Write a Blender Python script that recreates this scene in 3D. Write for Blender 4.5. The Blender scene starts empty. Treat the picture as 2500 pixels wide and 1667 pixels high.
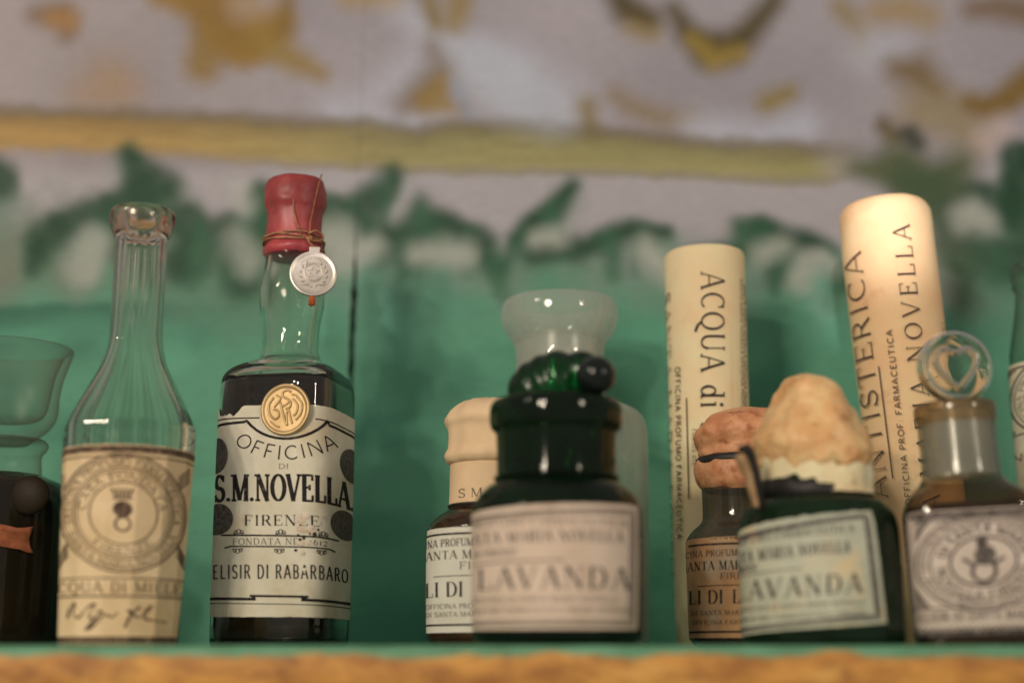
import bpy, math, random
import numpy as np
from mathutils import Vector, Matrix, noise

random.seed(7)
rng = np.random.default_rng(11)
C = bpy.context.scene
COL = C.collection
PI = math.pi

# ------------------------------------------------------------------ camera, world, lamps, exposure
F = 3472.0                      # focal length in pixels of a 2500 px wide frame (50 mm on 36 mm)
PITCH = math.atan((1600 - 833.5) / F)
CZ = -0.005                     # the lens stands a little below the shelf top (z = 0)
cs, sn = math.cos(PITCH), math.sin(PITCH)
cam = bpy.data.cameras.new('camera')
cam.lens, cam.sensor_width = 50.0, 36.0
cam.clip_start, cam.clip_end = 0.02, 60
cam.dof.use_dof = True
cam.dof.focus_distance = 0.872
cam.dof.aperture_fstop = 2.0
cam_o = bpy.data.objects.new('camera', cam)
cam_o.location = (0, 0, CZ)
cam_o.rotation_euler = (PI / 2 + PITCH, 0, 0)
COL.objects.link(cam_o)
C.camera = cam_o

w = bpy.data.worlds.new('World')
C.world = w
w.use_nodes = True
w.node_tree.nodes['Background'].inputs['Color'].default_value = (1.0, 0.92, 0.83, 1)
w.node_tree.nodes['Background'].inputs['Strength'].default_value = 0.23

LAMPC = (1.0, 0.85, 0.655)


def lamp(az, el, dist, watt, size, color=LAMPC, n=1, spread=0.0):
    """a cluster of small warm bulbs seen from the shelf at azimuth az (left is negative), elevation el"""
    a, e = math.radians(az), math.radians(el)
    base = Vector((0, 0.85, 0.13)) + dist * Vector((math.sin(a) * math.cos(e), -math.cos(a) * math.cos(e), math.sin(e)))
    for k in range(n):
        l = bpy.data.lights.new('lamp', 'AREA')
        l.shape, l.size, l.energy, l.color = 'DISK', size, watt / n, color
        o = bpy.data.objects.new('lamp', l)
        off = Vector((math.cos(a), math.sin(a), 0)) * spread * math.cos(2 * PI * k / n + .4) + Vector((0, 0, 1)) * spread * math.sin(2 * PI * k / n + .4)
        o.location = base + off
        d = Vector((0.02, 0.85, 0.13)) - o.location
        o.rotation_euler = d.to_track_quat('-Z', 'Y').to_euler()
        COL.objects.link(o)


lamp(-24, 13, 2.3, 25, .10, n=4, spread=.20)
lamp(42, 13, 2.5, 7.5, .10, n=3, spread=.12)
lamp(-50, 24, 2.0, 4.0, .08, n=2, spread=.10)
# added pink spots in place of reflected glow: peach tube top, then red cap
for pos_, aim_, watt_, deg_ in (((.02, -.35, .36), (.250, .90, .268), 80, 4.0), ((-.30, -.30, .30), (-.142, .86, .2465), 42, 2.5)):
  l = bpy.data.lights.new('added_glow_spot', 'SPOT')
  l.energy, l.color, l.spot_size, l.spot_blend, l.shadow_soft_size = watt_, (1.0, .86, .86), math.radians(deg_), 1.0, .02
  o = bpy.data.objects.new('added_glow_spot', l)
  o.location = pos_
  o.rotation_euler = (Vector(aim_) - o.location).to_track_quat('-Z', 'Y').to_euler()
  COL.objects.link(o)

C.view_settings.view_transform = 'Standard'
C.view_settings.look = 'None'
C.view_settings.exposure = 0.0
C.view_settings.gamma = 1.0
C.render.engine = 'CYCLES'
cy = C.cycles
cy.use_denoising = True
cy.max_bounces = 14
cy.transmission_bounces = 12
cy.transparent_max_bounces = 24
cy.glossy_bounces = 4
cy.diffuse_bounces = 3
cy.sample_clamp_indirect = 4.0
cy.blur_glossy = 0.3


# ------------------------------------------------------------------ pixel helpers (design of sizes only)
def T(py, Y):
    return Y / (cs - (833.5 - py) / F * sn)


def Z(py, Y):
    return CZ + T(py, Y) * ((833.5 - py) / F * cs + sn)


def X(px, py, Y):
    return (px - 1250) / F * T(py, Y)


def R(hw, py, Y):
    return hw / F * T(py, Y)


# ------------------------------------------------------------------ object helpers
def mesh_obj(name, verts, faces, mat, parent=None, smooth=True):
    me = bpy.data.meshes.new(name)
    me.from_pydata([tuple(v) for v in verts], [], faces)
    if smooth:
        me.polygons.foreach_set('use_smooth', [True] * len(me.polygons))
    me.update()
    o = bpy.data.objects.new(name, me)
    if mat:
        me.materials.append(mat)
    COL.objects.link(o)
    if parent:
        o.parent = parent
    return o


def thing(name, label, cat, loc, lean=0.0, leany=0.0):
    o = bpy.data.objects.new(name, None)
    o.empty_display_size = .02
    o.location = loc
    o.rotation_euler = (leany, lean, 0)
    o['label'], o['category'] = label, cat
    g = {'paper_tube': 'lettered paper tubes', 'lavender_jar': 'lavender jars'}.get(name)
    if g:
        o['group'] = g
    COL.objects.link(o)
    return o


def catmull(pts, k=4):
    pts = [np.array(p, float) for p in pts]
    out = []
    n = len(pts)
    for i in range(n - 1):
        p0, p1, p2, p3 = pts[max(i - 1, 0)], pts[i], pts[i + 1], pts[min(i + 2, n - 1)]
        for j in range(k):
            t = j / k
            m1, m2 = (p2 - p0) / 2, (p3 - p1) / 2
            lim = 1.0
            h = (2 * t**3 - 3 * t**2 + 1) * p1 + (t**3 - 2 * t**2 + t) * m1 * lim + (-2 * t**3 + 3 * t**2) * p2 + (t**3 - t**2) * m2 * lim
            out.append(h)
    out.append(pts[-1])
    return out


def sec_round(th):
    return math.sin(th), -math.cos(th)


def sec_square(p, yaw=0.0, view=0.0):
    def f0(th):
        s, c = math.sin(th), -math.cos(th)
        m = (abs(s) ** p + abs(c) ** p) ** (-1 / p)
        x, y = s * m, c * m
        return x * math.cos(yaw) - y * math.sin(yaw), x * math.sin(yaw) + y * math.cos(yaw)
    k = max(f0(t / 100)[0] * math.cos(view) + f0(t / 100)[1] * math.sin(view) for t in range(630))
    return lambda th: tuple(v / k for v in f0(th))


def sec_poly(n, phase):
    a = 2 * PI / n

    def f(th):
        t = (th - phase) % a - a / 2
        r = math.cos(a / 2) / math.cos(t)
        return math.sin(th) * r, -math.cos(th) * r
    return f


def loft(name, levels, mat, parent, sec=sec_round, n=64, k=4, jitter=None, cap0=True, cap1=True, blend=None, angles=None):
    """levels: (r, z) or (r, z, dx, dy) or with a 5th value, the blend from round (0) to sec (1)"""
    lv = [tuple(l) + (0,) * (5 - len(l)) if len(l) < 5 else tuple(l) for l in levels]
    if k > 1:
        lv = [tuple(a) for a in catmull(lv, k)]
    verts, faces = [], []
    ths = angles if angles is not None else [2 * PI * i / n for i in range(n)]
    n = len(ths)
    for (r, z, dx, dy, b) in lv:
        r = max(r, 1e-4)
        for th in ths:
            x, y = sec(th)
            if blend:
                rx, ry = sec_round(th)
                x, y = rx + (x - rx) * b, ry + (y - ry) * b
            v = Vector((x * r + dx, y * r + dy, z))
            if jitter:
                v = jitter(v, th, z)
            verts.append(v)
    m = len(lv)
    for j in range(m - 1):
        for i in range(n):
            a, b2 = j * n + i, j * n + (i + 1) % n
            faces.append((a, b2, b2 + n, a + n))
    if cap0:
        faces.append(tuple(range(n - 1, -1, -1)))
    if cap1:
        faces.append(tuple((m - 1) * n + i for i in range(n)))
    if lv[-1][1] < lv[0][1]:
        faces = [tuple(reversed(f)) for f in faces]
    return mesh_obj(name, verts, faces, mat, parent)


def tube(pts, r, n=6, closed=False, V=None, Fc=None):
    V = [] if V is None else V
    Fc = [] if Fc is None else Fc
    pts = [Vector(p) for p in pts]
    m = len(pts)
    base = len(V)
    up = Vector((0.3, 0.2, 1)).normalized()
    for i, p in enumerate(pts):
        a = pts[(i - 1) % m] if closed or i > 0 else p
        b = pts[(i + 1) % m] if closed or i < m - 1 else p
        t = (b - a)
        t = t.normalized() if t.length > 0 else Vector((0, 0, 1))
        s = t.cross(up)
        if s.length < 1e-3:
            s = t.cross(Vector((1, 0, 0)))
        s.normalize()
        q = s.cross(t)
        rr = r[i] if isinstance(r, (list, tuple)) else r
        for j in range(n):
            an = 2 * PI * j / n
            V.append(p + s * math.cos(an) * rr + q * math.sin(an) * rr)
    for i in range(m if closed else m - 1):
        i2 = (i + 1) % m
        for j in range(n):
            j2 = (j + 1) % n
            Fc.append((base + i * n + j, base + i * n + j2, base + i2 * n + j2, base + i2 * n + j))
    if not closed:
        Fc.append(tuple(base + j for j in range(n - 1, -1, -1)))
        Fc.append(tuple(base + (m - 1) * n + j for j in range(n)))
    return V, Fc


def sphere(c, r, V, Fc, n=8, sq=1.0):
    base = len(V)
    c = Vector(c)
    for i in range(n // 2 + 1):
        ph = PI * i / (n // 2)
        for j in range(n):
            th = 2 * PI * j / n
            V.append(c + Vector((math.sin(ph) * math.cos(th) * r, math.cos(ph) * r * sq, math.sin(ph) * math.sin(th) * r)))
    for i in range(n // 2):
        for j in range(n):
            Fc.append((base + i * n + j, base + i * n + (j + 1) % n, base + (i + 1) * n + (j + 1) % n, base + (i + 1) * n + j))
    return V, Fc


# ------------------------------------------------------------------ materials
LC = (1.06, 1.0, 0.90)


def lin(c):
    c = c / 255.0
    return c / 12.92 if c <= .04045 else ((c + .055) / 1.055) ** 2.4


def alb(r, g, b, k=1.5):
    """surface colour from a colour seen under the warm lamps"""
    return tuple(min(lin(v) * k / l, .9) for v, l in zip((r, g, b), LC))


def new_mat(name):
    m = bpy.data.materials.new(name)
    m.use_nodes = True
    nt = m.node_tree
    nt.nodes.clear()
    out = nt.nodes.new('ShaderNodeOutputMaterial')
    return m, nt, out


def nd(nt, kind, **kw):
    n = nt.nodes.new(kind)
    for k_, v in kw.items():
        if k_ in n.inputs:
            n.inputs[k_].default_value = v
        else:
            setattr(n, k_, v)
    return n


def noise_mix(nt, coord, c1, c2, scale, lo=.4, hi=.6, detail=5, stretch=(1, 1, 1), rough=.6):
    mp = nd(nt, 'ShaderNodeMapping')
    mp.inputs['Scale'].default_value = stretch
    nt.links.new(coord, mp.inputs['Vector'])
    nz = nd(nt, 'ShaderNodeTexNoise', Scale=scale, Detail=detail, Roughness=rough)
    nt.links.new(mp.outputs[0], nz.inputs['Vector'])
    mr = nd(nt, 'ShaderNodeMapRange')
    mr.inputs['From Min'].default_value, mr.inputs['From Max'].default_value = lo, hi
    nt.links.new(nz.outputs['Fac'], mr.inputs['Value'])
    mx = nd(nt, 'ShaderNodeMix', data_type='RGBA')
    nt.links.new(mr.outputs[0], mx.inputs['Factor'])
    for c, i in ((c1, 6), (c2, 7)):
        if isinstance(c, (tuple, list)):
            mx.inputs[i].default_value = (*c[:3], 1)
        else:
            nt.links.new(c, mx.inputs[i])
    return mx.outputs[2]


def bump(nt, coord, scale, strength, dist=.001, stretch=(1, 1, 1), detail=4):
    mp = nd(nt, 'ShaderNodeMapping')
    mp.inputs['Scale'].default_value = stretch
    nt.links.new(coord, mp.inputs['Vector'])
    nz = nd(nt, 'ShaderNodeTexNoise', Scale=scale, Detail=detail)
    nt.links.new(mp.outputs[0], nz.inputs['Vector'])
    b = nd(nt, 'ShaderNodeBump', Strength=strength, Distance=dist)
    nt.links.new(nz.outputs['Fac'], b.inputs['Height'])
    return b.outputs[0]


def surface(name, c1, c2=None, rough=.7, scale=60, lo=.35, hi=.65, c3=None, scale3=12, lo3=.52, hi3=.72, metallic=0,
            bumps=None, spec=.5, stretch=(1, 1, 1), coat=0, sss=0):
    m, nt, out = new_mat(name)
    tc = nd(nt, 'ShaderNodeTexCoord').outputs['Object']
    col = noise_mix(nt, tc, c1, c2 or tuple(v * .8 for v in c1), scale, lo, hi, stretch=stretch)
    if c3:
        col = noise_mix(nt, tc, col, c3, scale3, lo3, hi3)
    p = nd(nt, 'ShaderNodeBsdfPrincipled', Roughness=rough, Metallic=metallic)
    p.inputs['Specular IOR Level'].default_value = spec
    p.inputs['Coat Weight'].default_value = coat
    p.inputs['Coat Roughness'].default_value = .08
    if sss:
        p.inputs['Subsurface Weight'].default_value = sss
        p.inputs['Subsurface Radius'].default_value = (.004, .002, .001)
        p.inputs['Subsurface Scale'].default_value = 1.0
    nt.links.new(col, p.inputs['Base Color'])
    if bumps:
        nt.links.new(bump(nt, tc, *bumps), p.inputs['Normal'])
    nt.links.new(p.outputs[0], out.inputs['Surface'])
    return m


def thin_glass(name, mid, edge, power=2.0, gloss=.9, frost=0.0, frostcol=(.6, .6, .55), rough=.03, dirt=.04, rimfrost=0.0):
    """thin glass wall: clear where seen straight on, denser where seen edge-on, with a reflecting skin and a film of dust"""
    m, nt, out = new_mat(name)
    tc = nd(nt, 'ShaderNodeTexCoord').outputs['Object']
    lw = nd(nt, 'ShaderNodeLayerWeight', Blend=.5)
    pw = nd(nt, 'ShaderNodeMath', operation='POWER')
    nt.links.new(lw.outputs['Facing'], pw.inputs[0])
    pw.inputs[1].default_value = power
    mx = nd(nt, 'ShaderNodeMix', data_type='RGBA')
    mx.inputs[6].default_value, mx.inputs[7].default_value = (*mid, 1), (*edge, 1)
    nt.links.new(pw.outputs[0], mx.inputs['Factor'])
    tr = nd(nt, 'ShaderNodeBsdfTransparent')
    nt.links.new(mx.outputs[2], tr.inputs['Color'])
    df = nd(nt, 'ShaderNodeBsdfDiffuse')
    df.inputs['Color'].default_value = (*frostcol, 1)
    tl = nd(nt, 'ShaderNodeBsdfTranslucent')
    tl.inputs['Color'].default_value = (*frostcol, 1)
    ad = nd(nt, 'ShaderNodeMixShader', Fac=.4)
    nt.links.new(df.outputs[0], ad.inputs[1])
    nt.links.new(tl.outputs[0], ad.inputs[2])
    ms = nd(nt, 'ShaderNodeMixShader')
    film = noise_mix(nt, tc, (frost,) * 3, (frost + dirt,) * 3, 45, .4, .75)
    rf = nd(nt, 'ShaderNodeMath', operation='MULTIPLY_ADD')
    nt.links.new(pw.outputs[0], rf.inputs[0])
    rf.inputs[1].default_value = rimfrost
    nt.links.new(film, rf.inputs[2])
    nt.links.new(rf.outputs[0], ms.inputs['Fac'])
    nt.links.new(tr.outputs[0], ms.inputs[1])
    nt.links.new(ad.outputs[0], ms.inputs[2])
    gl = nd(nt, 'ShaderNodeBsdfGlossy', Roughness=rough)
    gl.inputs['Color'].default_value = (gloss, gloss, gloss, 1)
    p5 = nd(nt, 'ShaderNodeMath', operation='POWER')
    nt.links.new(lw.outputs['Facing'], p5.inputs[0])
    p5.inputs[1].default_value = 4.0
    fr = nd(nt, 'ShaderNodeMath', operation='MULTIPLY_ADD')
    nt.links.new(p5.outputs[0], fr.inputs[0])
    fr.inputs[1].default_value, fr.inputs[2].default_value = .55, .045
    m2 = nd(nt, 'ShaderNodeMixShader')
    nt.links.new(bump(nt, tc, 55, .12, .0008), gl.inputs['Normal'])
    nt.links.new(fr.outputs[0], m2.inputs['Fac'])
    nt.links.new(ms.outputs[0], m2.inputs[1])
    nt.links.new(gl.outputs[0], m2.inputs[2])
    nt.links.new(m2.outputs[0], out.inputs['Surface'])
    return m


def solid_glass(name, col, rough=.02, ior=1.5):
    m, nt, out = new_mat(name)
    g = nd(nt, 'ShaderNodeBsdfGlass', Roughness=rough, IOR=ior)
    g.inputs['Color'].default_value = (*col, 1)
    tc = nd(nt, 'ShaderNodeTexCoord').outputs['Object']
    nt.links.new(bump(nt, tc, 70, .06, .0006), g.inputs['Normal'])
    nt.links.new(g.outputs[0], out.inputs['Surface'])
    return m


def ink(name, col, worn, lo=.56, hi=.70):
    return surface(name, col, worn, rough=.75, scale=420, lo=lo, hi=hi, spec=.2)


M = {}
M['paper_white'] = surface('paper_white', alb(202, 193, 172), alb(188, 177, 152), scale=40, c3=alb(176, 148, 108), scale3=26, lo3=.55, hi3=.80, rough=.8, spec=.2, bumps=(140, .12, .0005))
M['paper_grey'] = surface('paper_grey', alb(200, 194, 178), alb(188, 180, 160), scale=40, c3=alb(170, 145, 110), scale3=30, lo3=.6, hi3=.85, rough=.8, spec=.2, bumps=(140, .12, .0005))
M['paper_pink'] = surface('paper_pink', alb(194, 172, 152), alb(182, 160, 138), scale=35, c3=alb(156, 132, 106), scale3=30, lo3=.6, hi3=.85, rough=.75, spec=.25, bumps=(140, .1, .0005))
M['paper_tan'] = surface('paper_tan', alb(204, 178, 140), alb(190, 162, 122), scale=35, c3=alb(176, 140, 100), scale3=28, lo3=.55, hi3=.8, rough=.75, spec=.25, bumps=(140, .1, .0005))
M['paper_stain'] = surface('paper_stain', alb(168, 130, 92), alb(148, 108, 72), scale=45, c3=alb(150, 140, 120), scale3=40, lo3=.5, hi3=.7, rough=.8, spec=.2, bumps=(140, .12, .0005))
M['paper_aqua'] = surface('paper_aqua', alb(178, 174, 150), alb(158, 158, 138), scale=32, c3=alb(196, 170, 128), scale3=38, lo3=.52, hi3=.72, rough=.65, spec=.3, bumps=(120, .2, .0006))
M['paper_mauve'] = surface('paper_mauve', alb(190, 174, 158), alb(174, 156, 140), scale=45, rough=.8, spec=.2)
M['tube_yellow'] = surface('tube_yellow', alb(226, 196, 156), alb(214, 182, 140), scale=22, c3=alb(200, 162, 122), scale3=16, lo3=.56, hi3=.85, rough=.75, spec=.25, bumps=(90, .15, .0006))
M['tube_peach'] = surface('tube_peach', alb(222, 182, 138), alb(212, 168, 124), scale=26, c3=alb(192, 142, 102), scale3=60, lo3=.62, hi3=.8, rough=.75, spec=.25, bumps=(90, .15, .0006))
M['ink'] = ink('ink', (.022, .018, .02), (.16, .14, .125))
M['ink_soft'] = ink('ink_soft', (.07, .06, .06), (.28, .24, .21), .48, .66)
M['ink_brown'] = ink('ink_brown', (.085, .055, .04), (.30, .20, .13), .48, .68)
M['ink_tube'] = ink('ink_tube', (.045, .035, .04), (.15, .11, .09), .55, .72)
M['worn'] = surface('worn', alb(204, 192, 172), alb(176, 150, 126), scale=260, rough=.85, spec=.2)
M['dark_spot'] = surface('dark_spot', (.02, .015, .015), (.06, .04, .03), rough=.8)
M['coin_print'] = surface('coin_print', (.075, .068, .062), (.16, .145, .13), scale=420, lo=.4, hi=.62, rough=.8, spec=.2)
M['clear'] = thin_glass('clear', (.90, .93, .89), (.30, .33, .27), 2.6, frost=.0, dirt=.03)
M['clear_facet'] = thin_glass('clear_facet', (.88, .91, .87), (.16, .15, .08), 3.0, frost=.02, dirt=.06, frostcol=(.62, .58, .5))
M['jar_clear'] = thin_glass('jar_clear', (.92, .94, .92), (.62, .64, .60), 2.6, frost=.20, dirt=.08, frostcol=(.86, .87, .84), rimfrost=.75)
M['frosted'] = thin_glass('frosted', (.80, .84, .80), (.5, .52, .46), 2.0, frost=.50, dirt=.12, frostcol=(.72, .70, .64), rough=.25)
M['stopper_pale'] = thin_glass('stopper_pale', (.80, .82, .78), (.45, .46, .40), 2.0, frost=.16, dirt=.10, frostcol=(.50, .46, .40), rough=.15)
M['liquid'] = surface('liquid', (.016, .011, .008), (.022, .016, .011), rough=.25, spec=.15, scale=25)
M['brown_glass'] = surface('brown_glass', (.012, .009, .005), (.020, .014, .007), rough=.12, spec=.5, scale=20)
M['brown_glass_warm'] = surface('brown_glass_warm', (.05, .025, .012), (.02, .013, .008), rough=.14, spec=.5, scale=60)
M['solid_clear'] = solid_glass('solid_clear', (.97, .95, .90), .02, 1.48)
M['thick_clear'] = solid_glass('thick_clear', (.985, .985, .965), .012, 1.47)
M['cup_glass'] = thin_glass('cup_glass', (.96, .96, .95), (.88, .87, .84), 1.8, frost=.01, dirt=.04, frostcol=(.42, .37, .31), rough=.3, gloss=.25, rimfrost=.42)
M['brown_dull'] = surface('brown_dull', (.020, .014, .008), (.028, .020, .011), rough=.5, spec=.15, scale=20)
M['green_stopper'] = thin_glass('green_stopper', (.09, .40, .19), (.006, .03, .02), 1.0, gloss=.8, frost=.16, dirt=.10, frostcol=(.006, .055, .025), rough=.20)
M['wax_red'] = surface('wax_red', alb(152, 58, 56, 1.25), alb(126, 46, 48, 1.25), rough=.42, scale=50, c3=alb(150, 78, 76, 1.2), scale3=60, lo3=.55, hi3=.8, bumps=(90, .3, .001), sss=.1)
M['wax_orange'] = surface('wax_orange', alb(200, 146, 104), alb(174, 112, 74), scale=70, c3=alb(140, 76, 48), scale3=110, lo3=.56, hi3=.72, rough=.5, bumps=(150, .7, .002))
M['wax_tan'] = surface('wax_tan', alb(220, 178, 126), alb(196, 142, 90), scale=55, c3=alb(150, 88, 48), scale3=95, lo3=.58, hi3=.74, rough=.40, bumps=(120, .6, .002), sss=.15)
M['cloth'] = surface('cloth', alb(208, 178, 140), alb(196, 164, 126), scale=30, rough=.8, spec=.25, bumps=(80, .25, .001))
M['cloth_white'] = surface('cloth_white', alb(222, 204, 166), alb(204, 180, 136), scale=40, c3=alb(150, 104, 62), scale3=60, lo3=.6, hi3=.75, rough=.7, bumps=(80, .3, .001))
M['black_band'] = surface('black_band', (.012, .011, .012), (.025, .022, .022), rough=.55)
M['twine'] = surface('twine', alb(150, 104, 66), alb(104, 68, 44), scale=300, rough=.85)
M['silver'] = surface('silver', (.74, .69, .63), (.60, .55, .50), rough=.36, metallic=.55, scale=120, bumps=(220, .15, .0004))
M['gold'] = surface('gold', (.58, .42, .22), (.48, .33, .16), rough=.42, metallic=.55, scale=70, bumps=(150, .15, .0005))
M['copper'] = surface('copper', alb(178, 106, 70), alb(130, 70, 44), rough=.42, metallic=.3, scale=90, bumps=(120, .4, .001))
M['tuft'] = surface('tuft', alb(176, 86, 40), alb(120, 50, 24), rough=.8, scale=400)
M['amber_rim'] = thin_glass('amber_rim', (.74, .64, .48), (.34, .24, .12), 1.4, frost=.22, dirt=.2, frostcol=(.42, .30, .16), rough=.12)


def green_glass(name, body=(.006, .020, .010), tint=(.05, .22, .07), fac=.35):
    m, nt, out = new_mat(name)
    tc = nd(nt, 'ShaderNodeTexCoord').outputs['Object']
    p = nd(nt, 'ShaderNodeBsdfPrincipled', Roughness=.07)
    p.inputs['Specular IOR Level'].default_value = .35
    col = noise_mix(nt, tc, body, tuple(v * 1.8 for v in body), 30)
    nt.links.new(col, p.inputs['Base Color'])
    nt.links.new(bump(nt, tc, 45, .08, .001), p.inputs['Normal'])
    tr = nd(nt, 'ShaderNodeBsdfTransparent')
    tr.inputs['Color'].default_value = (*tint, 1)
    ms = nd(nt, 'ShaderNodeMixShader', Fac=fac)
    nt.links.new(p.outputs[0], ms.inputs[1])
    nt.links.new(tr.outputs[0], ms.inputs[2])
    nt.links.new(ms.outputs[0], out.inputs['Surface'])
    return m


M['green_jar'] = green_glass('green_jar', (.004, .009, .005), (.10, .34, .13), .30)
M['green_jar_b'] = green_glass('green_jar_b', (.008, .020, .010), (.10, .34, .13), .34)


# ------------------------------------------------------------------ lettering: a small stroke alphabet
def Ln(x0, y0, x1, y1, k='T'):
    return ('l', x0, y0, x1, y1, k)


def Ar(cx, cy, rx, ry, a0, a1):
    return ('a', cx, cy, rx, ry, a0, a1)


def Sf(x, y):
    return ('s', x, y)


GL = {
    'A': (.76, [Ln(.07, 0, .37, 1, 't'), Ln(.38, 1, .69, 0), Ln(.19, .34, .56, .34, 't'), Sf(.07, 0), Sf(.69, 0)]),
    'B': (.66, [Ln(.14, 0, .14, 1), Ln(.05, .97, .34, .97, 't'), Ln(.14, .52, .34, .52, 't'), Ln(.05, .03, .34, .03, 't'), Ar(.34, .745, .18, .225, -90, 90), Ar(.34, .275, .22, .245, -90, 90)]),
    'C': (.74, [Ar(.42, .5, .33, .47, 48, 312), Ln(.64, .72, .64, .98, 't')]),
    'D': (.76, [Ln(.14, 0, .14, 1), Ln(.05, .97, .34, .97, 't'), Ln(.05, .03, .34, .03, 't'), Ar(.34, .5, .33, .47, -90, 90)]),
    'E': (.64, [Ln(.14, 0, .14, 1), Ln(.05, .97, .56, .97, 't'), Ln(.14, .52, .42, .52, 't'), Ln(.05, .03, .58, .03, 't'), Ln(.56, .78, .56, .99, 't'), Ln(.42, .42, .42, .62, 't'), Ln(.58, .01, .58, .24, 't')]),
    'F': (.60, [Ln(.14, 0, .14, 1), Ln(.05, .97, .55, .97, 't'), Ln(.14, .50, .42, .50, 't'), Ln(.55, .76, .55, .99, 't'), Ln(.42, .40, .42, .60, 't'), Sf(.14, 0)]),
    'G': (.78, [Ar(.42, .5, .33, .47, 48, 330), Ln(.66, 0, .66, .42), Ln(.54, .42, .76, .42, 't'), Ln(.64, .74, .64, .98, 't')]),
    'H': (.80, [Ln(.14, 0, .14, 1), Ln(.66, 0, .66, 1), Ln(.14, .52, .66, .52, 't'), Sf(.14, 0), Sf(.14, 1), Sf(.66, 0), Sf(.66, 1)]),
    'I': (.34, [Ln(.17, 0, .17, 1), Sf(.17, 0), Sf(.17, 1)]),
    'L': (.60, [Ln(.14, 0, .14, 1), Ln(.05, .03, .56, .03, 't'), Ln(.56, .01, .56, .28, 't'), Sf(.14, 1)]),
    'M': (.92, [Ln(.12, 0, .12, 1, 't'), Ln(.14, 1, .45, .04), Ln(.45, .04, .76, 1, 't'), Ln(.78, 0, .78, 1), Sf(.12, 0), Sf(.78, 0), Sf(.08, 1), Sf(.82, 1)]),
    'N': (.80, [Ln(.13, 0, .13, 1, 't'), Ln(.13, 1, .66, 0), Ln(.66, 0, .66, 1, 't'), Sf(.13, 0), Sf(.09, 1), Sf(.66, 1)]),
    'O': (.80, [Ar(.40, .5, .33, .47, 0, 360)]),
    'P': (.62, [Ln(.14, 0, .14, 1), Ln(.05, .97, .34, .97, 't'), Ln(.14, .46, .34, .46, 't'), Ar(.34, .715, .21, .255, -90, 90), Sf(.14, 0)]),
    'Q': (.80, [Ar(.40, .5, .33, .47, 0, 360), Ln(.40, .05, .55, -.14, 'T'), Ln(.55, -.14, .82, -.24, 'T')]),
    'R': (.72, [Ln(.14, 0, .14, 1), Ln(.05, .97, .34, .97, 't'), Ln(.14, .50, .34, .50, 't'), Ar(.34, .735, .20, .235, -90, 90), Ln(.36, .50, .62, 0), Sf(.14, 0), Sf(.63, 0)]),
    'S': (.60, [Ar(.30, .735, .20, .235, 25, 270), Ar(.30, .265, .22, .235, -155, 90), Ln(.50, .74, .50, .98, 't'), Ln(.08, .02, .08, .28, 't')]),
    'T': (.70, [Ln(.35, 0, .35, 1), Ln(.06, .97, .64, .97, 't'), Ln(.06, .76, .06, .99, 't'), Ln(.64, .76, .64, .99, 't'), Sf(.35, 0)]),
    'U': (.78, [Ln(.14, .3, .14, 1), Ln(.64, .3, .64, 1, 't'), Ar(.39, .3, .25, .27, 180, 360), Sf(.14, 1), Sf(.64, 1)]),
    'V': (.74, [Ln(.06, 1, .36, 0), Ln(.37, 0, .67, 1, 't'), Sf(.06, 1), Sf(.67, 1)]),
    'Z': (.66, [Ln(.08, .97, .58, .97, 't'), Ln(.56, .96, .10, .04), Ln(.08, .03, .60, .03, 't'), Ln(.08, .76, .08, .98, 't'), Ln(.60, .02, .60, .26, 't')]),
    'd': (.60, [Ar(.27, .32, .19, .30, 0, 360), Ln(.47, 0, .47, 1), Sf(.40, 1), Sf(.52, 0)]),
    'i': (.32, [Ln(.16, 0, .16, .64), Sf(.16, 0), Sf(.12, .64), ('d', .16, .88, .08)]),
    's': (.46, [Ar(.23, .48, .14, .15, 25, 270), Ar(.23, .17, .16, .15, -155, 90)]),
    '1': (.40, [Ln(.2, 0, .2, .72), Sf(.2, 0), Sf(.15, .72)]),
    '2': (.56, [Ar(.27, .52, .19, .19, -40, 170), Ln(.41, .40, .08, .04, 't'), Ln(.06, .03, .50, .03)]),
    '6': (.56, [Ar(.28, .28, .20, .25, 0, 360), Ar(.46, .34, .38, .55, 110, 180)]),
    '.': (.26, [('d', .12, .07, .075)]),
    ':': (.26, [('d', .12, .09, .07), ('d', .12, .55, .07)]),
    ' ': (.34, []),
}
STY = {  # thick, thin, serif half-length, serif thickness
    'didone': (.155, .045, .12, .045),
    'light': (.105, .050, .09, .045),
    'roman': (.125, .065, .10, .055),
    'slab': (.148, .08, .085, .08),
    'sans': (.105, .095, 0, 0),
    'sansbold': (.165, .14, 0, 0),
}


def strip(pts, ws):
    q = []
    P = [np.array(p, float) for p in pts]
    n = len(P)
    L_, R_ = [], []
    for i in range(n):
        d = P[min(i + 1, n - 1)] - P[max(i - 1, 0)]
        d = d / (np.linalg.norm(d) + 1e-12)
        nn = np.array((-d[1], d[0]))
        L_.append(P[i] + nn * ws[i] / 2)
        R_.append(P[i] - nn * ws[i] / 2)
    for i in range(n - 1):
        q.append([R_[i], R_[i + 1], L_[i + 1], L_[i]])
    return q


def disc_quads(cx, cy, rx, ry, n=20):
    q = []
    for i in range(n):
        a, b = 2 * PI * i / n, 2 * PI * (i + 1) / n
        for r0, r1 in ((0.02, .5), (.5, 1)):
            q.append([np.array((cx + rx * r * math.cos(t), cy + ry * r * math.sin(t))) for r, t in ((r0, a), (r1, a), (r1, b), (r0, b))])
    return q


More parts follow.
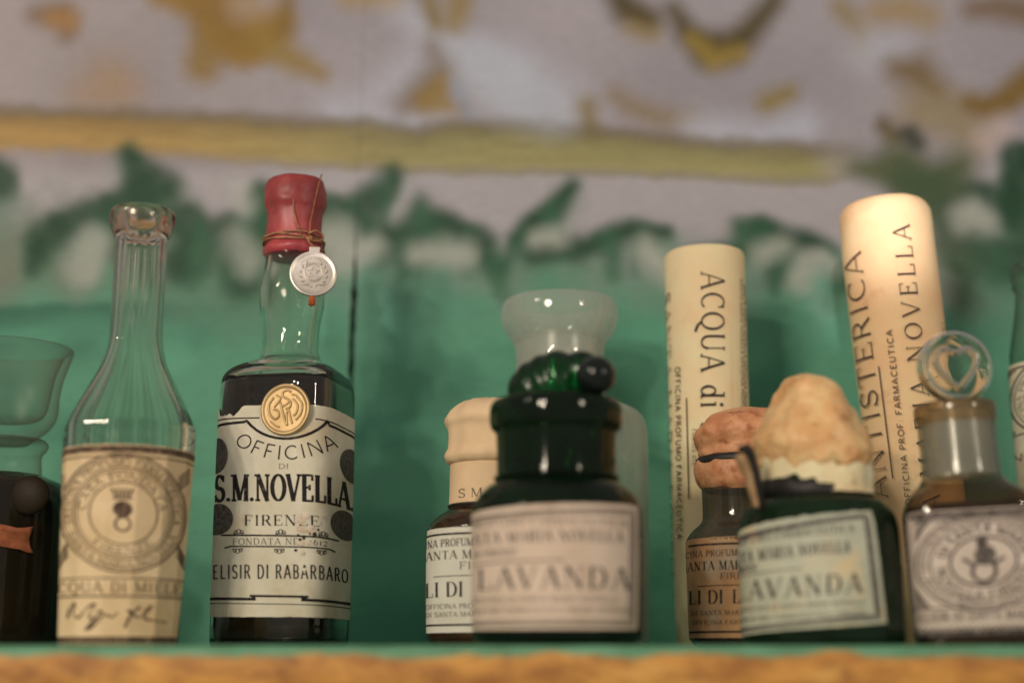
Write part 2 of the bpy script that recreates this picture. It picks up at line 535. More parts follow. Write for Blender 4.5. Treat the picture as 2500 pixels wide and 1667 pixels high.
def glyph(ch, hs, sty):
    wd, items = GL[ch]
    th, tn, sl, st = STY[sty]
    out = []
    for it in items:
        if it[0] == 'l':
            _, x0, y0, x1, y1, k = it
            if not sl and k == 't' and abs(x1 - x0) < 1e-6 and abs(y1 - y0) < .3:
                continue            # no end ticks without serifs
            if not sl and abs(y0 - y1) < 1e-6 and x0 < .1 and ch in 'BDEFLPR':
                x0 = .14
            wv = th if k == 'T' else tn
            if ch in 'SCG' and k == 't':
                wv = tn
            out += strip([(x0 * hs, y0), (x1 * hs, y1)], [wv, wv])
        elif it[0] == 'a':
            _, cx, cy, rx, ry, a0, a1 = it
            k = max(4, int(abs(a1 - a0) / 18))
            pts, ws = [], []
            for i in range(k + 1):
                a = math.radians(a0 + (a1 - a0) * i / k)
                pts.append(((cx + rx * math.cos(a)) * hs, cy + ry * math.sin(a)))
                cc = abs(math.cos(a))
                if ch in 'Ss':
                    cc = .55 + .45 * (1 - min(1, abs(pts[-1][1] - .5) / .5))
                ws.append(tn + (th - tn) * cc)
            out += strip(pts, ws)
        elif it[0] == 's' and sl:
            _, x, y = it
            yy = st / 2 if y == 0 else y - st / 2
            out += strip([(x * hs - sl, yy), (x * hs + sl, yy)], [st, st])
        elif it[0] == 'd':
            _, x, y, r = it
            out += disc_quads(x * hs, y, r, r, 10)
    return wd * hs, out


def layout(s, aspect, sty, track=.06):
    """quads of a text of cap height 1 and total width aspect"""
    nat = sum(GL[c][0] for c in s)
    hs = (aspect - track * (len(s) - 1)) / nat
    x, out = 0.0, []
    for c in s:
        wd, q = glyph(c, hs, sty)
        out += [[p + np.array((x, 0)) for p in quad] for quad in q]
        x += wd + track
    return out


class Surf:
    """front of a bottle body: u runs along the wall (u = 0 faces the lens), z up"""

    def __init__(self, rfun, sec, front, r0):
        self.rfun, self.r0 = rfun, r0
        a = np.linspace(-PI, PI, 1441)
        self.p = np.array([sec(front + t) for t in a])
        d = np.linalg.norm(np.diff(self.p, axis=0), axis=1)
        s = np.concatenate([[0], np.cumsum(d)])
        self.s = (s - s[720]) * r0
        g = np.gradient(self.p, axis=0)
        nn = np.stack([g[:, 1], -g[:, 0]], 1)
        self.n = nn / np.linalg.norm(nn, axis=1)[:, None]
        self.front = front
        self.va = front
        self._inv()

    def _inv(self):
        # lateral position across the view of every point of the wall, for the half that faces the lens
        lat = self.p[:, 0] * math.cos(self.va) + self.p[:, 1] * math.sin(self.va)
        c = 720
        i0 = c
        while i0 > 0 and lat[i0 - 1] < lat[i0]:
            i0 -= 1
        i1 = c
        while i1 < len(lat) - 1 and lat[i1 + 1] > lat[i1]:
            i1 += 1
        self.lat, self.lu = lat[i0:i1 + 1], self.s[i0:i1 + 1]

    def find(self, s_):
        lo, hi = self.lat[0] * .985, self.lat[-1] * .985
        if s_ < lo:
            return float(np.interp(lo, self.lat, self.lu)) + (s_ - lo) * self.r0 * 2.2
        if s_ > hi:
            return float(np.interp(hi, self.lat, self.lu)) + (s_ - hi) * self.r0 * 2.2
        return float(np.interp(s_, self.lat, self.lu))

    def __call__(self, u, z, off):
        x = np.interp(u, self.s, self.p[:, 0])
        y = np.interp(u, self.s, self.p[:, 1])
        nx = np.interp(u, self.s, self.n[:, 0])
        ny = np.interp(u, self.s, self.n[:, 1])
        l = math.hypot(nx, ny)
        r = self.rfun(z)
        return Vector((x * r + nx / l * off, y * r + ny / l * off, z))


class Label:
    """paper and print on a bottle; px() gives (u, z) for a spot read off the photograph"""

    def __init__(self, surf, X0, Y, hw, lean=0.0, flat=False, axis_shift=0.0):
        self.s, self.X0, self.Y, self.hw, self.lean, self.flat = surf, X0, Y, hw, lean, flat
        surf.va = math.atan2(-X0, Y)
        surf._inv()
        self.Yf = Y - surf.r0 * .97
        self.q, self.shift = [], axis_shift

    def px(self, x, y):
        z = Z(y, self.Yf)
        cx = 1250 + (self.X0 + math.tan(self.lean) * z) * F / T(y, self.Y) + self.shift
        hw = self.s.r0 * F / T(y, self.Y)
        s = (x - cx) / hw
        u = self.s.find(s)
        return np.array((u, z))

    def add(self, quads):
        self.q += [[self.px(p[0], p[1]) for p in qd] for qd in quads]

    def text(self, s, x0, y0, x1, y1, sty='didone', rot=0, slope=0.0, track=.06):
        w_, h_ = (x1 - x0, y1 - y0) if rot == 0 else (y1 - y0, x1 - x0)
        for qd in layout(s, w_ / h_, sty, track):
            o = []
            for a, b in qd:
                a, b = a * h_, b * h_
                if rot == 0:
                    p = (x0 + a, y1 - b + slope * a)
                elif rot < 0:           # reads downwards
                    p = (x0 + b - slope * a, y0 + a)
                else:                   # reads upwards
                    p = (x1 - b - slope * a, y1 - a)
                o.append(self.px(*p))
            self.q.append(o)

    def arc_text(self, s, cx, cy, r, h, a0, a1, sty='sans', inward=False, ry=1.0):
        """letters along an arc, angles in degrees from up, clockwise; inward: tops point to the centre (text at the bottom)"""
        Lg = abs(math.radians(a1 - a0)) * r
        for qd in layout(s, Lg / h, sty):
            o = []
            for a, b in qd:
                t = math.radians(a0 + (a1 - a0) * a * h / Lg)
                rr = r + (-b * h if inward else b * h)
                o.append(self.px(cx + rr * math.sin(t), cy - rr * ry * math.cos(t)))
            self.q.append(o)

    def line(self, pts, wd, n=10):
        P, W = [], []
        for i in range(len(pts) - 1):
            for j in range(n):
                t = j / n
                P.append((pts[i][0] + (pts[i + 1][0] - pts[i][0]) * t, pts[i][1] + (pts[i + 1][1] - pts[i][1]) * t))
        P.append(pts[-1])
        self.add(strip(P, [wd] * len(P)))

    def ring(self, cx, cy, r, wd, ry=1.0):
        self.add(strip([(cx + r * math.sin(t), cy - r * ry * math.cos(t)) for t in np.linspace(0, 2 * PI, 49)], [wd] * 49))

    def disc(self, cx, cy, rx, ry):
        self.add(disc_quads(cx, cy, rx, ry, 28))

    def paper(self, name, mat, parent, corners, off=.00012, nu=40, nv=24, torn=None, rag=.0):
        """corners: (xl_top, yl_top), (xr_top, yr_top), (xr_bot, yr_bot), (xl_bot, yl_bot) read off the photograph"""
        a, b, c, d = [self.px(*p) for p in corners]
        V, Fc = [], []
        for j in range(nv + 1):
            v = j / nv
            for i in range(nu + 1):
                h = i / nu
                p = (a * (1 - h) + b * h) * (1 - v) + (d * (1 - h) + c * h) * v
                if rag:
                    e = noise.noise(Vector((h * 40, v * 25, 3.1))) + .6 * noise.noise(Vector((h * 110, v * 70, 9)))
                    if j == 0 or j == nv or i == 0 or i == nu:
                        p = p + np.array((e * rag * (i in (0, nu)), e * rag * (j in (0, nv))))
                if torn:
                    p = torn(p, h, v)
                V.append(self.s(p[0], p[1], off))
        for j in range(nv):
            for i in range(nu):
                k = j * (nu + 1) + i
                Fc.append((k, k + nu + 1, k + nu + 2, k + 1))
        o = mesh_obj(name, V, Fc, mat, parent)
        return o

    def print(self, name, mat, parent, off=.00022, umax=.0022):
        V, Fc = [], []
        for k, qd in enumerate(self.q):
            P = [np.array(p) for p in qd]
            du = max(abs(P[1][0] - P[0][0]), abs(P[2][0] - P[3][0]))
            dv = max(abs(P[3][0] - P[0][0]), abs(P[2][0] - P[1][0]))
            nu, nv = max(1, int(math.ceil(du / umax))), max(1, int(math.ceil(dv / umax)))
            o_ = off + (k % 40) * 1.5e-6
            b0 = len(V)
            for j in range(nv + 1):
                v = j / nv
                for i in range(nu + 1):
                    h = i / nu
                    p = (P[0] * (1 - h) + P[1] * h) * (1 - v) + (P[3] * (1 - h) + P[2] * h) * v
                    V.append(self.s(p[0], p[1], o_))
            for j in range(nv):
                for i in range(nu):
                    a = b0 + j * (nu + 1) + i
                    Fc.append((a, a + 1, a + nu + 2, a + nu + 1))
        self.q = []
        return mesh_obj(name, V, Fc, mat, parent)


def rprofile(levels, k=4):
    """radius of a lofted body at a height"""
    lv = catmull([tuple(l) + (0,) * (5 - len(l)) for l in levels], k)
    zr = sorted((float(l[1]), float(l[0])) for l in lv if l[1] > .0005)
    zs, rs = [a for a, b in zr], [b for a, b in zr]
    return lambda z: float(np.interp(z, zs, rs))


def facing(X0, Y):
    """angle (0 = towards -Y) of the lens seen from an object's axis"""
    return math.atan2(-X0, Y)


# ------------------------------------------------------------------ setting: painted back wall
WY = 1.04                         # distance of the wall's face


def smooth(e0, e1, x):
    t = np.clip((x - e0) / (e1 - e0), 0, 1)
    return t * t * (3 - 2 * t)


def vnoise(x, y, seed):
    r = np.random.default_rng(seed)
    g = r.random((128, 128))
    xi, yi = np.floor(x).astype(int), np.floor(y).astype(int)
    fx, fy = x - xi, y - yi
    fx, fy = fx * fx * (3 - 2 * fx), fy * fy * (3 - 2 * fy)
    a, b = g[xi % 128, yi % 128], g[(xi + 1) % 128, yi % 128]
    c, d = g[xi % 128, (yi + 1) % 128], g[(xi + 1) % 128, (yi + 1) % 128]
    return (a * (1 - fx) + b * fx) * (1 - fy) + (c * (1 - fx) + d * fx) * fy


def paint(dx, dy):
    """the mural, in pixels of a 2352 x 1568 view of it; returns linear colours"""
    n1 = vnoise(dx / 90, dy / 90, 1) - .5
    n2 = vnoise(dx / 90, dy / 90, 2) - .5
    n3 = vnoise(dx / 35, dy / 35, 3) - .5
    n4 = vnoise(dx / 35, dy / 35, 4) - .5
    wv = .35 + .65 * smooth(250, 450, dy)
    x = dx + (n1 * 26 + n3 * 9) * wv
    y = dy + (n2 * 22 + n4 * 8) * wv
    L_ = lambda r, g, b: np.array(alb(r, g, b))
    col = np.ones((dx.size, 3)) * L_(143, 136, 141)
    big = vnoise(dx / 260, dy / 200, 5)[:, None]
    col = col * (.86 + .28 * big)
    warm = smooth(1000, 0, dx)[:, None]
    col = col * (1 - .12 * warm * np.array([0.2, .6, 1.2]))

    def lay(a, c):
        nonlocal col
        c = L_(*c) if isinstance(c, tuple) else c
        col = col * (1 - a[:, None]) + c * a[:, None]

    def stroke(pts, c, op=1.0, soft=14, rough=0.0):
        d = np.full(dx.size, 1e9)
        sm_ = 2.1 if max(p_[1] for p_ in pts) < 320 else 2.1
        if len(pts) == 1:
            px_, py_, w_ = pts[0]
            d = np.hypot(x - px_, y - py_) - w_
        for (x0, y0, w0), (x1, y1, w1) in zip(pts, pts[1:]):
            vx, vy = x1 - x0, y1 - y0
            t = np.clip(((x - x0) * vx + (y - y0) * vy) / (vx * vx + vy * vy + 1e-9), 0, 1)
            d = np.minimum(d, np.hypot(x - x0 - t * vx, y - y0 - t * vy) - (w0 + (w1 - w0) * t))
        a = min(1.0, op * 1.06) * smooth(soft * sm_, -soft * sm_, d - 1 - 9 * (sm_ > 1.9))
        if rough:
            a = a * (1 - rough * vnoise(dx / 24, dy / 24, 8))
        lay(a, c)

    OCH, OLV, DOL = (132, 102, 52), (130, 112, 64), (74, 63, 36)
    LIT, DG, TEAL = (168, 170, 182), (28, 58, 40), (80, 134, 108)
    # ornaments above the yellow moulding
    stroke([(380, -30, 40), (470, -20, 60), (520, 20, 70), (560, 80, 66), (620, 60, 44)], OCH, 1.0, 14)
    stroke([(480, 30, 40), (520, 60, 30)], (112, 86, 46), .5, 26)
    stroke([(486, 95, 34), (466, 150, 30)], (124, 98, 48), .85, 16)
    stroke([(610, 100, 30), (690, 150, 18), (735, 172, 8)], (130, 106, 52), .8, 14)
    stroke([(660, -10, 12), (655, 60, 14)], (116, 92, 46), .8, 16)
    stroke([(560, 100, 20)], (120, 92, 36), .5, 24)
    stroke([(560, 10, 26), (600, 5, 20)], (156, 140, 130), .5, 18)
    stroke([(80, 36, 8), (140, 36, 22), (150, 76, 10)], (110, 88, 68), .9, 16)
    stroke([(120, 44, 10), (155, 48, 16)], (144, 108, 66), .8, 12)
    stroke([(250, 185, 36)], (150, 118, 82), .55, 34)
    stroke([(180, 215, 22), (300, 205, 20)], (150, 122, 92), .4, 24)
    stroke([(760, 245, 12), (850, 230, 16), (920, 170, 18), (985, 100, 14)], LIT, .45, 24)
    stroke([(900, 10, 8), (960, 55, 14), (1040, 100, 18), (1090, 130, 40), (1150, 170, 40), (1180, 240, 34)], LIT, .6, 24)
    stroke([(780, 270, 10), (900, 290, 18), (1000, 275, 16), (1070, 265, 8)], LIT, .65, 14)
    stroke([(990, 110, 6), (1020, 170, 24), (970, 225, 26), (930, 245, 10)], (112, 98, 84), .85, 20)
    stroke([(1020, 205, 20), (980, 235, 16), (1060, 250, 8)], (134, 108, 54), .8, 14)
    stroke([(1050, 200, 8), (1075, 260, 6)], (120, 130, 150), .6, 10)
    stroke([(985, 5, 8), (1000, 55, 10)], (116, 98, 48), .85, 14)
    stroke([(1055, 0, 20), (1045, 60, 12)], (128, 106, 54), .8, 16)
    stroke([(800, -10, 16), (900, 2, 10)], (150, 122, 62), .6, 16)
    stroke([(1415, -10, 16), (1440, 24, 26), (1490, 46, 22)], DOL, .92, 16)
    stroke([(1550, 20, 8), (1580, 80, 18), (1625, 116, 34), (1680, 112, 32), (1725, 70, 20), (1775, 0, 14)], DOL, .92, 16)
    stroke([(1590, 95, 6), (1640, 140, 12), (1700, 125, 8)], (146, 122, 56), .7, 14)
    stroke([(1450, 70, 8), (1500, 80, 8)], (138, 116, 60), .6, 16)
    stroke([(1180, 150, 30), (1280, 220, 34), (1330, 260, 20)], LIT, .55, 34)
    stroke([(1345, 250, 16), (1350, 290, 10)], (118, 100, 56), .85, 14)
    stroke([(1415, 220, 10), (1450, 245, 14), (1520, 275, 14), (1590, 280, 12)], (124, 106, 78), .75, 16)
    stroke([(1765, 238, 16), (1810, 215, 10)], (124, 106, 56), .85, 14)
    stroke([(1600, 300, 20), (1750, 320, 20), (1850, 290, 24)], LIT, .7, 24)
    stroke([(1930, 20, 14), (1975, 70, 10), (1990, 120, 6)], (128, 108, 62), .7, 14)
    stroke([(2020, 30, 20), (2080, 20, 28), (2130, 40, 18)], (142, 116, 66), .7, 20)
    stroke([(2000, 120, 30), (2060, 120, 24)], LIT, .6, 26)
    stroke([(2065, 160, 20), (2110, 170, 34), (2150, 210, 22)], (110, 92, 66), .92, 20)
    stroke([(2110, 260, 40), (2180, 270, 50), (2230, 310, 34)], (134, 118, 88), .8, 26)
    stroke([(2230, 240, 14), (2270, 250, 22), (2310, 230, 24), (2370, 180, 26)], (112, 88, 44), .92, 14)
    stroke([(2230, 22, 12), (2290, 16, 20), (2370, 30, 24)], (106, 84, 58), .8, 16)
    stroke([(2260, 330, 16), (2300, 300, 20)], (176, 156, 150), .6, 16)
    stroke([(2030, 290, 8), (2060, 320, 10)], (92, 78, 48), .9, 12)
    # pale strip with leaves under the moulding
    lay(smooth(360, 420, y) * smooth(640, 500, y) * .75, (156, 150, 152))
    # yellow moulding
    prof = [(-500, 300, 38), (0, 298, 38), (400, 312, 38), (700, 326, 38), (900, 336, 40), (1100, 340, 40), (1400, 348, 42), (1600, 366, 44), (1800, 384, 42), (1900, 384, 36), (1935, 384, 26)]
    tt = smooth(100, 1100, dx)[:, None]
    band = (L_(156, 124, 68) * (1 - tt) + L_(138, 130, 82) * tt)
    xs = np.array([-900, 0, 400, 700, 850, 960, 1040, 1200, 1330, 1500, 1700, 1900, 2000])
    top = np.interp(dx, xs, [250, 258, 270, 282, 286, 304, 286, 288, 300, 318, 336, 342, 346]) + n3 * 10
    xb = np.array([-900, 0, 300, 500, 700, 900, 1100, 1300, 1500, 1700, 1800, 1900, 1960])
    bot = np.interp(dx, xb, [338, 342, 350, 364, 378, 388, 394, 392, 400, 410, 422, 416, 396]) + n4 * 8
    fade = smooth(2030, 1860, dx + n1 * 60)
    hh = np.clip((dy - top) / (bot - top), 0, 1)[:, None]
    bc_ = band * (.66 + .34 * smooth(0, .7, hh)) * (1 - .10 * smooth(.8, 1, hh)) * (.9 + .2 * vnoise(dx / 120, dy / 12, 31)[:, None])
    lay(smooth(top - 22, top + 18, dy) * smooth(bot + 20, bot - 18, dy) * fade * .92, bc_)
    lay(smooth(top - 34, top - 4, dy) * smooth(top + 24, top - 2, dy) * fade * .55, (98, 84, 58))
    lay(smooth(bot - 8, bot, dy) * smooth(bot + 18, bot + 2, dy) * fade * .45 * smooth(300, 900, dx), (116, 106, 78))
    # green wash and leaves
    lowL = smooth(560, 690, y + n1 * 90)
    lay(smooth(430, 620, y + n1 * 120 + n4 * 60) * smooth(880, 650, dx) * .8, (92, 104, 84))
    lay(smooth(470, 620, y + n2 * 120) * smooth(330, 470, dx) * smooth(820, 680, dx) * (.35 + .6 * vnoise(dx / 60, dy / 60, 41)), (52, 86, 64))
    lay(smooth(515, 630, y + n1 * 90 + n3 * 40) * smooth(700, 900, dx) * .85, (96, 124, 106))
    lay(smooth(560, 740, y + n2 * 130 + n3 * 40) * .92, (80, 130, 106))
    lay(smooth(688, 712, dy + n3 * 10) * smooth(700, 200, dx) * .9, (36, 84, 66))
    tealn = vnoise(dx / 150, dy / 110, 12)
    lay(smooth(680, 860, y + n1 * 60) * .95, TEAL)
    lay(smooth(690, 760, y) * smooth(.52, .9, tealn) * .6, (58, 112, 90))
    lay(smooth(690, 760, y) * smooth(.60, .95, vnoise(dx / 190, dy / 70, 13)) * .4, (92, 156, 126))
    lay(smooth(1150, 1500, y) * .5, (52, 112, 88))  # teal darker low down, partly shade painted into the wall colour
    for pts, op in (
        ([(-60, 390, 40), (0, 410, 34)], .9),
        ([(295, 350, 14), (330, 405, 42), (380, 420, 30)], .92),
        ([(330, 440, 34), (240, 470, 30), (150, 510, 30), (100, 555, 24), (80, 610, 10)], .9),
        ([(260, 480, 24), (300, 520, 30), (280, 560, 26)], .7),
        ([(420, 500, 34), (460, 540, 44), (430, 590, 40)], .85),
        ([(520, 520, 26), (560, 560, 44), (560, 620, 40)], .75),
        ([(590, 445, 20), (630, 470, 36), (610, 520, 26)], .9),
        ([(740, 480, 26), (800, 486, 22), (850, 460, 20), (895, 395, 10)], .88),
        ([(836, 520, 9), (900, 528, 14), (960, 515, 20), (1020, 505, 18), (1070, 520, 18), (1110, 550, 12)], .95),
        ([(960, 470, 18), (980, 500, 24)], .55),
        ([(900, 560, 24), (960, 570, 28)], .5),
        ([(1185, 548, 11), (1215, 520, 20), (1265, 478, 17), (1310, 430, 7)], .95),
        ([(1230, 580, 14), (1310, 566, 16), (1390, 545, 12), (1450, 528, 15), (1525, 540, 8)], .95),
        ([(1115, 585, 8), (1150, 600, 12)], .8),
        ([(1600, 590, 12), (1690, 565, 14), (1735, 525, 20), (1760, 525, 12)], .92),
        ([(1690, 515, 8), (1740, 522, 12)], .7),
        ([(1800, 545, 12), (1850, 545, 14), (1900, 575, 14), (1940, 630, 14)], .95),
        ([(1800, 580, 16), (1790, 620, 20)], .6),
        ([(2340, 360, 34), (2352, 440, 46), (2380, 520, 46)], .95),
        ([(2190, 420, 14), (2260, 450, 22), (2330, 480, 24)], .8),
        ([(2250, 560, 30), (2320, 590, 40)], .7),
    ):
        stroke([(a_, b_ + c_ * 2.0 + 12, c_ * 1.5) for a_, b_, c_ in pts], (84, 112, 92), op * .6, 24, .2)
        stroke([(a_, b_ + c_ * .7 + 3, c_ * 1.0) for a_, b_, c_ in pts], (52, 88, 66), op * .75, 13, .25)
        stroke([(a_, b_ + c_ * .2, c_ * 1.05) for a_, b_, c_ in pts], DG, op, 12, .2)
        # hanging sprigs below the leaf
        if len(pts) > 1 and pts[0][1] > 440:
            for q_ in range(3):
                k_ = rng.integers(0, len(pts) - 1)
                f_ = rng.random()
                sx_ = pts[k_][0] * (1 - f_) + pts[k_ + 1][0] * f_
                sy_ = pts[k_][1] * (1 - f_) + pts[k_ + 1][1] * f_
                dxx = rng.uniform(-34, 34)
                stroke([(sx_, sy_, 7), (sx_ + dxx * .6, sy_ + 38, 8), (sx_ + dxx, sy_ + rng.uniform(60, 100), 3)], (48, 88, 64), op * .55, 9, .2)
    stroke([(1980, 385, 20), (2070, 390, 50), (2130, 440, 50), (2200, 380, 24)], (82, 88, 62), .95, 20)
    stroke([(2080, 420, 26), (2150, 430, 34), (2180, 560, 44), (2200, 680, 40)], (60, 78, 56), .85, 20)
    stroke([(2090, 310, 12), (2105, 330, 10)], (52, 56, 46), .85, 10)
    stroke([(1060, 130, 16), (1110, 170, 44), (1180, 210, 50), (1270, 260, 30)], (160, 164, 172), .7, 30)
    for pts, op in (
        ([(560, 470, 14), (540, 440, 18)], .6), ([(530, 555, 22)], .5), ([(570, 600, 24)], .55),
        ([(215, 560, 30), (190, 610, 36)], .6), ([(960, 585, 16), (1060, 575, 22)], .7),
        ([(1240, 552, 8), (1280, 548, 12)], .8), ([(1480, 575, 16), (1540, 625, 16)], .75),
        ([(1855, 600, 18), (1840, 650, 12)], .7), ([(1910, 615, 10), (1880, 585, 6)], .6),
        ([(1740, 580, 12), (1790, 570, 10)], .7),
        ([(2220, 500, 24), (2260, 520, 20)], .75), ([(2130, 620, 30), (2160, 660, 24)], .45),
        ([(770, 540, 26), (790, 600, 26), (850, 560, 16)], .7),
    ):
        stroke(pts, (158, 158, 148), op, 15)
    n5 = vnoise(dx / 9, dy / 9, 21)[:, None]
    return np.clip(col * (.96 + .08 * n5), .004, .9)


def wall_mat():
    m, nt, out = new_mat('painted_wood')
    tc = nd(nt, 'ShaderNodeTexCoord').outputs['Object']
    at = nd(nt, 'ShaderNodeAttribute')
    at.attribute_name = 'paint'
    g = noise_mix(nt, tc, (.90, .90, .90), (1.07, 1.07, 1.07), 60, .3, .7, 8, (1, 1, 9))
    mx = nd(nt, 'ShaderNodeMix', data_type='RGBA', blend_type='MULTIPLY')
    mx.inputs['Factor'].default_value = 1
    nt.links.new(at.outputs['Color'], mx.inputs[6])
    nt.links.new(g, mx.inputs[7])
    p = nd(nt, 'ShaderNodeBsdfPrincipled', Roughness=.62)
    p.inputs['Specular IOR Level'].default_value = .3
    nt.links.new(mx.outputs[2], p.inputs['Base Color'])
    nt.links.new(bump(nt, tc, 70, .14, .001, (1, 1, 7)), p.inputs['Normal'])
    nt.links.new(p.outputs[0], out.inputs['Surface'])
    return m


M['wall'] = wall_mat()
wall = bpy.data.objects.new('back_wall', None)
wall['kind'] = 'structure'
wall.location = (0, WY, 0)
COL.objects.link(wall)


def board(xl, xr, z0, z1, nx, nz):
    """xl, xr: functions of z giving the two edges"""
    zs = np.linspace(z0, z1, nz)
    V = []
    for z in zs:
        a, b = xl(z), xr(z)
        for i in range(nx):
            V.append((a + (b - a) * i / (nx - 1), 0, z))
    n0 = len(V)
    Fc = [(j * nx + i, j * nx + i + 1, (j + 1) * nx + i + 1, (j + 1) * nx + i) for j in range(nz - 1) for i in range(nx - 1)]
    ring = [i for i in range(nx)] + [j * nx + nx - 1 for j in range(1, nz)] + [(nz - 1) * nx + i for i in range(nx - 2, -1, -1)] + [j * nx for j in range(nz - 2, 0, -1)]
    for r in ring:
        V.append((V[r][0], .014, V[r][2]))
    k = len(ring)
    for i in range(k):
        Fc.append((ring[(i + 1) % k], ring[i], n0 + i, n0 + (i + 1) % k))
    Fc.append(tuple(n0 + i for i in range(k - 1, -1, -1)))
    o = mesh_obj('wall_board', V, Fc, M['wall'], wall, smooth=False)
    o.data.materials.append(M['dark_spot'])  # board edges coloured dark so the gap reads as shaded
    nf = (nx - 1) * (nz - 1)
    for k_, pl in enumerate(o.data.polygons):
        if k_ >= nf:
            pl.material_index = 1
    P = np.array(V)
    t = WY * cs + (P[:, 2] - CZ) * sn
    ycam = -WY * sn + (P[:, 2] - CZ) * cs
    px = 1250 + P[:, 0] / t * F
    py = 833.5 - ycam / t * F
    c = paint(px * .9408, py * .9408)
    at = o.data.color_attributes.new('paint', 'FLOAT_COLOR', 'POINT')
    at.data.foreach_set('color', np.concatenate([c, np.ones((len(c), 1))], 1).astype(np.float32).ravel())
    return o


def crack_mid(z):
    py = 1600 - (z - CZ) / WY * F * 1.02
    wob = noise.noise(Vector((z * 60, 0, 1))) * .0009 + noise.noise(Vector((z * 240, 3, 1))) * .0004
    return X(857 - (py - 900) * .012, 900, WY) + wob


def crack_w(z):
    w_ = .00025 + .0044 * smooth(.34, .22, z) + .0012 * smooth(.29, .27, z) * smooth(.20, .24, z)
    return float(w_) * (.75 + .5 * noise.noise(Vector((z * 90, 7, 2))))


board(lambda z: -.62, lambda z: crack_mid(z) - crack_w(z) / 2, -.03, .56, 260, 300)
board(lambda z: crack_mid(z) + crack_w(z) / 2, lambda z: .66, -.03, .56, 380, 300)
# added box behind the boards, its dark colour standing in for shade in the gap
mesh_obj('dark_gap_backing', [(x_, y_, z_) for x_ in (-.2, -.04) for y_ in (.0145, .03) for z_ in (-.03, .56)],
         [(0, 1, 3, 2), (4, 6, 7, 5), (0, 4, 5, 1), (2, 3, 7, 6), (0, 2, 6, 4), (1, 5, 7, 3)], M['dark_spot'], wall, smooth=False)


# ------------------------------------------------------------------ setting: shelf
def shelf_mat():
    m, nt, out = new_mat('worn_shelf')
    tc = nd(nt, 'ShaderNodeTexCoord').outputs['Object']
    wood = noise_mix(nt, tc, alb(184, 130, 60), alb(140, 90, 40), 34, .38, .62, 6, (1, 1, 2.6))
    wood = noise_mix(nt, tc, wood, alb(104, 62, 30), 60, .54, .72, 5, (.7, 1, 2))
    wood = noise_mix(nt, tc, wood, alb(196, 148, 76), 15, .56, .72, 3, (1, 1, 2))
    wood = noise_mix(nt, tc, wood, alb(70, 46, 26), 24, .69, .76, 4, (1, 1, 2))
    green = noise_mix(nt, tc, alb(72, 112, 82), alb(92, 138, 106), 40, .35, .65, 4, (1, 1, 4))
    sp = nd(nt, 'ShaderNodeSeparateXYZ')
    nt.links.new(tc, sp.inputs[0])
    nz = nd(nt, 'ShaderNodeTexNoise', Scale=38, Detail=5)
    nt.links.new(tc, nz.inputs['Vector'])
    a = nd(nt, 'ShaderNodeMath', operation='MULTIPLY_ADD')
    nt.links.new(nz.outputs['Fac'], a.inputs[0])
    a.inputs[1].default_value = .010
    nt.links.new(sp.outputs['Z'], a.inputs[2])
    mr = nd(nt, 'ShaderNodeMapRange')
    mr.inputs['From Min'].default_value, mr.inputs['From Max'].default_value = -.0006, .0014
    nt.links.new(a.outputs[0], mr.inputs['Value'])
    mx = nd(nt, 'ShaderNodeMix', data_type='RGBA')
    nt.links.new(mr.outputs[0], mx.inputs['Factor'])
    nt.links.new(wood, mx.inputs[6])
    nt.links.new(green, mx.inputs[7])
    p = nd(nt, 'ShaderNodeBsdfPrincipled', Roughness=.6)
    nt.links.new(mx.outputs[2], p.inputs['Base Color'])
    nt.links.new(bump(nt, tc, 60, .4, .0015, (1, 1, 2)), p.inputs['Normal'])
    nt.links.new(p.outputs[0], out.inputs['Surface'])
    return m


M['shelf'] = shelf_mat()
SY = .700
V, Fc = [], []
NX = 240
for i in range(NX + 1):
    x_ = -.66 + 1.32 * i / NX
    e = .0012 * noise.noise(Vector((x_ * 14, 0, 5))) + .0006 * noise.noise(Vector((x_ * 60, 2, 5)))
    for (yy, zz) in ((WY, 0), (SY + .006, 0), (SY + .0022, -.0004 + e * .15), (SY + .0006, -.0018 + e * .4), (SY + e * .4, -.0040 + e), (SY - .0004 + e * .3, -.012), (SY, -.030), (SY + .004, -.032), (WY, -.032)):
        V.append((x_, yy, zz))
K = 9
for i in range(NX):
    for j in range(K):
        a, b = i * K + j, i * K + (j + 1) % K
        Fc.append((a, b, b + K, a + K))
Fc.append(tuple(range(K)))
Fc.append(tuple(NX * K + j for j in range(K - 1, -1, -1)))
shelf = mesh_obj('shelf', V, Fc, M['shelf'], None)
shelf['kind'] = 'structure'


# ------------------------------------------------------------------ wobble for wax and cloth
def lump(amp, sc, seed):
    def f(v, th, z):
        p = Vector((v.x * sc, v.y * sc, v.z * sc + seed))
        d = noise.noise(p) + .45 * noise.noise(p * 2.3) + .12 * noise.noise(p * 5.1)
        r = math.hypot(v.x, v.y) + 1e-6
        return v + Vector((v.x / r, v.y / r, .25)) * d * amp
    return f


def lev(pts, Y, X0=None):
    """(xl, xr, y) silhouettes in photo pixels -> loft levels; X0 None keeps the level on the axis"""
    o = []
    for p in pts:
        xl, xr, y = p[:3]
        r = R((xr - xl) / 2, y, Y)
        dx = 0 if X0 is None else X((xl + xr) / 2, y, Y) - X0
        o.append((r, max(Z(y, Y), 0.0), dx, 0.0, p[3] if len(p) > 3 else 0.0))
    return o


def hwlev(pts, Y):
    return [(R(h, y, Y), max(Z(y, Y), 0.0), 0, 0, (b[0] if b else 0.0)) for h, y, *b in pts]


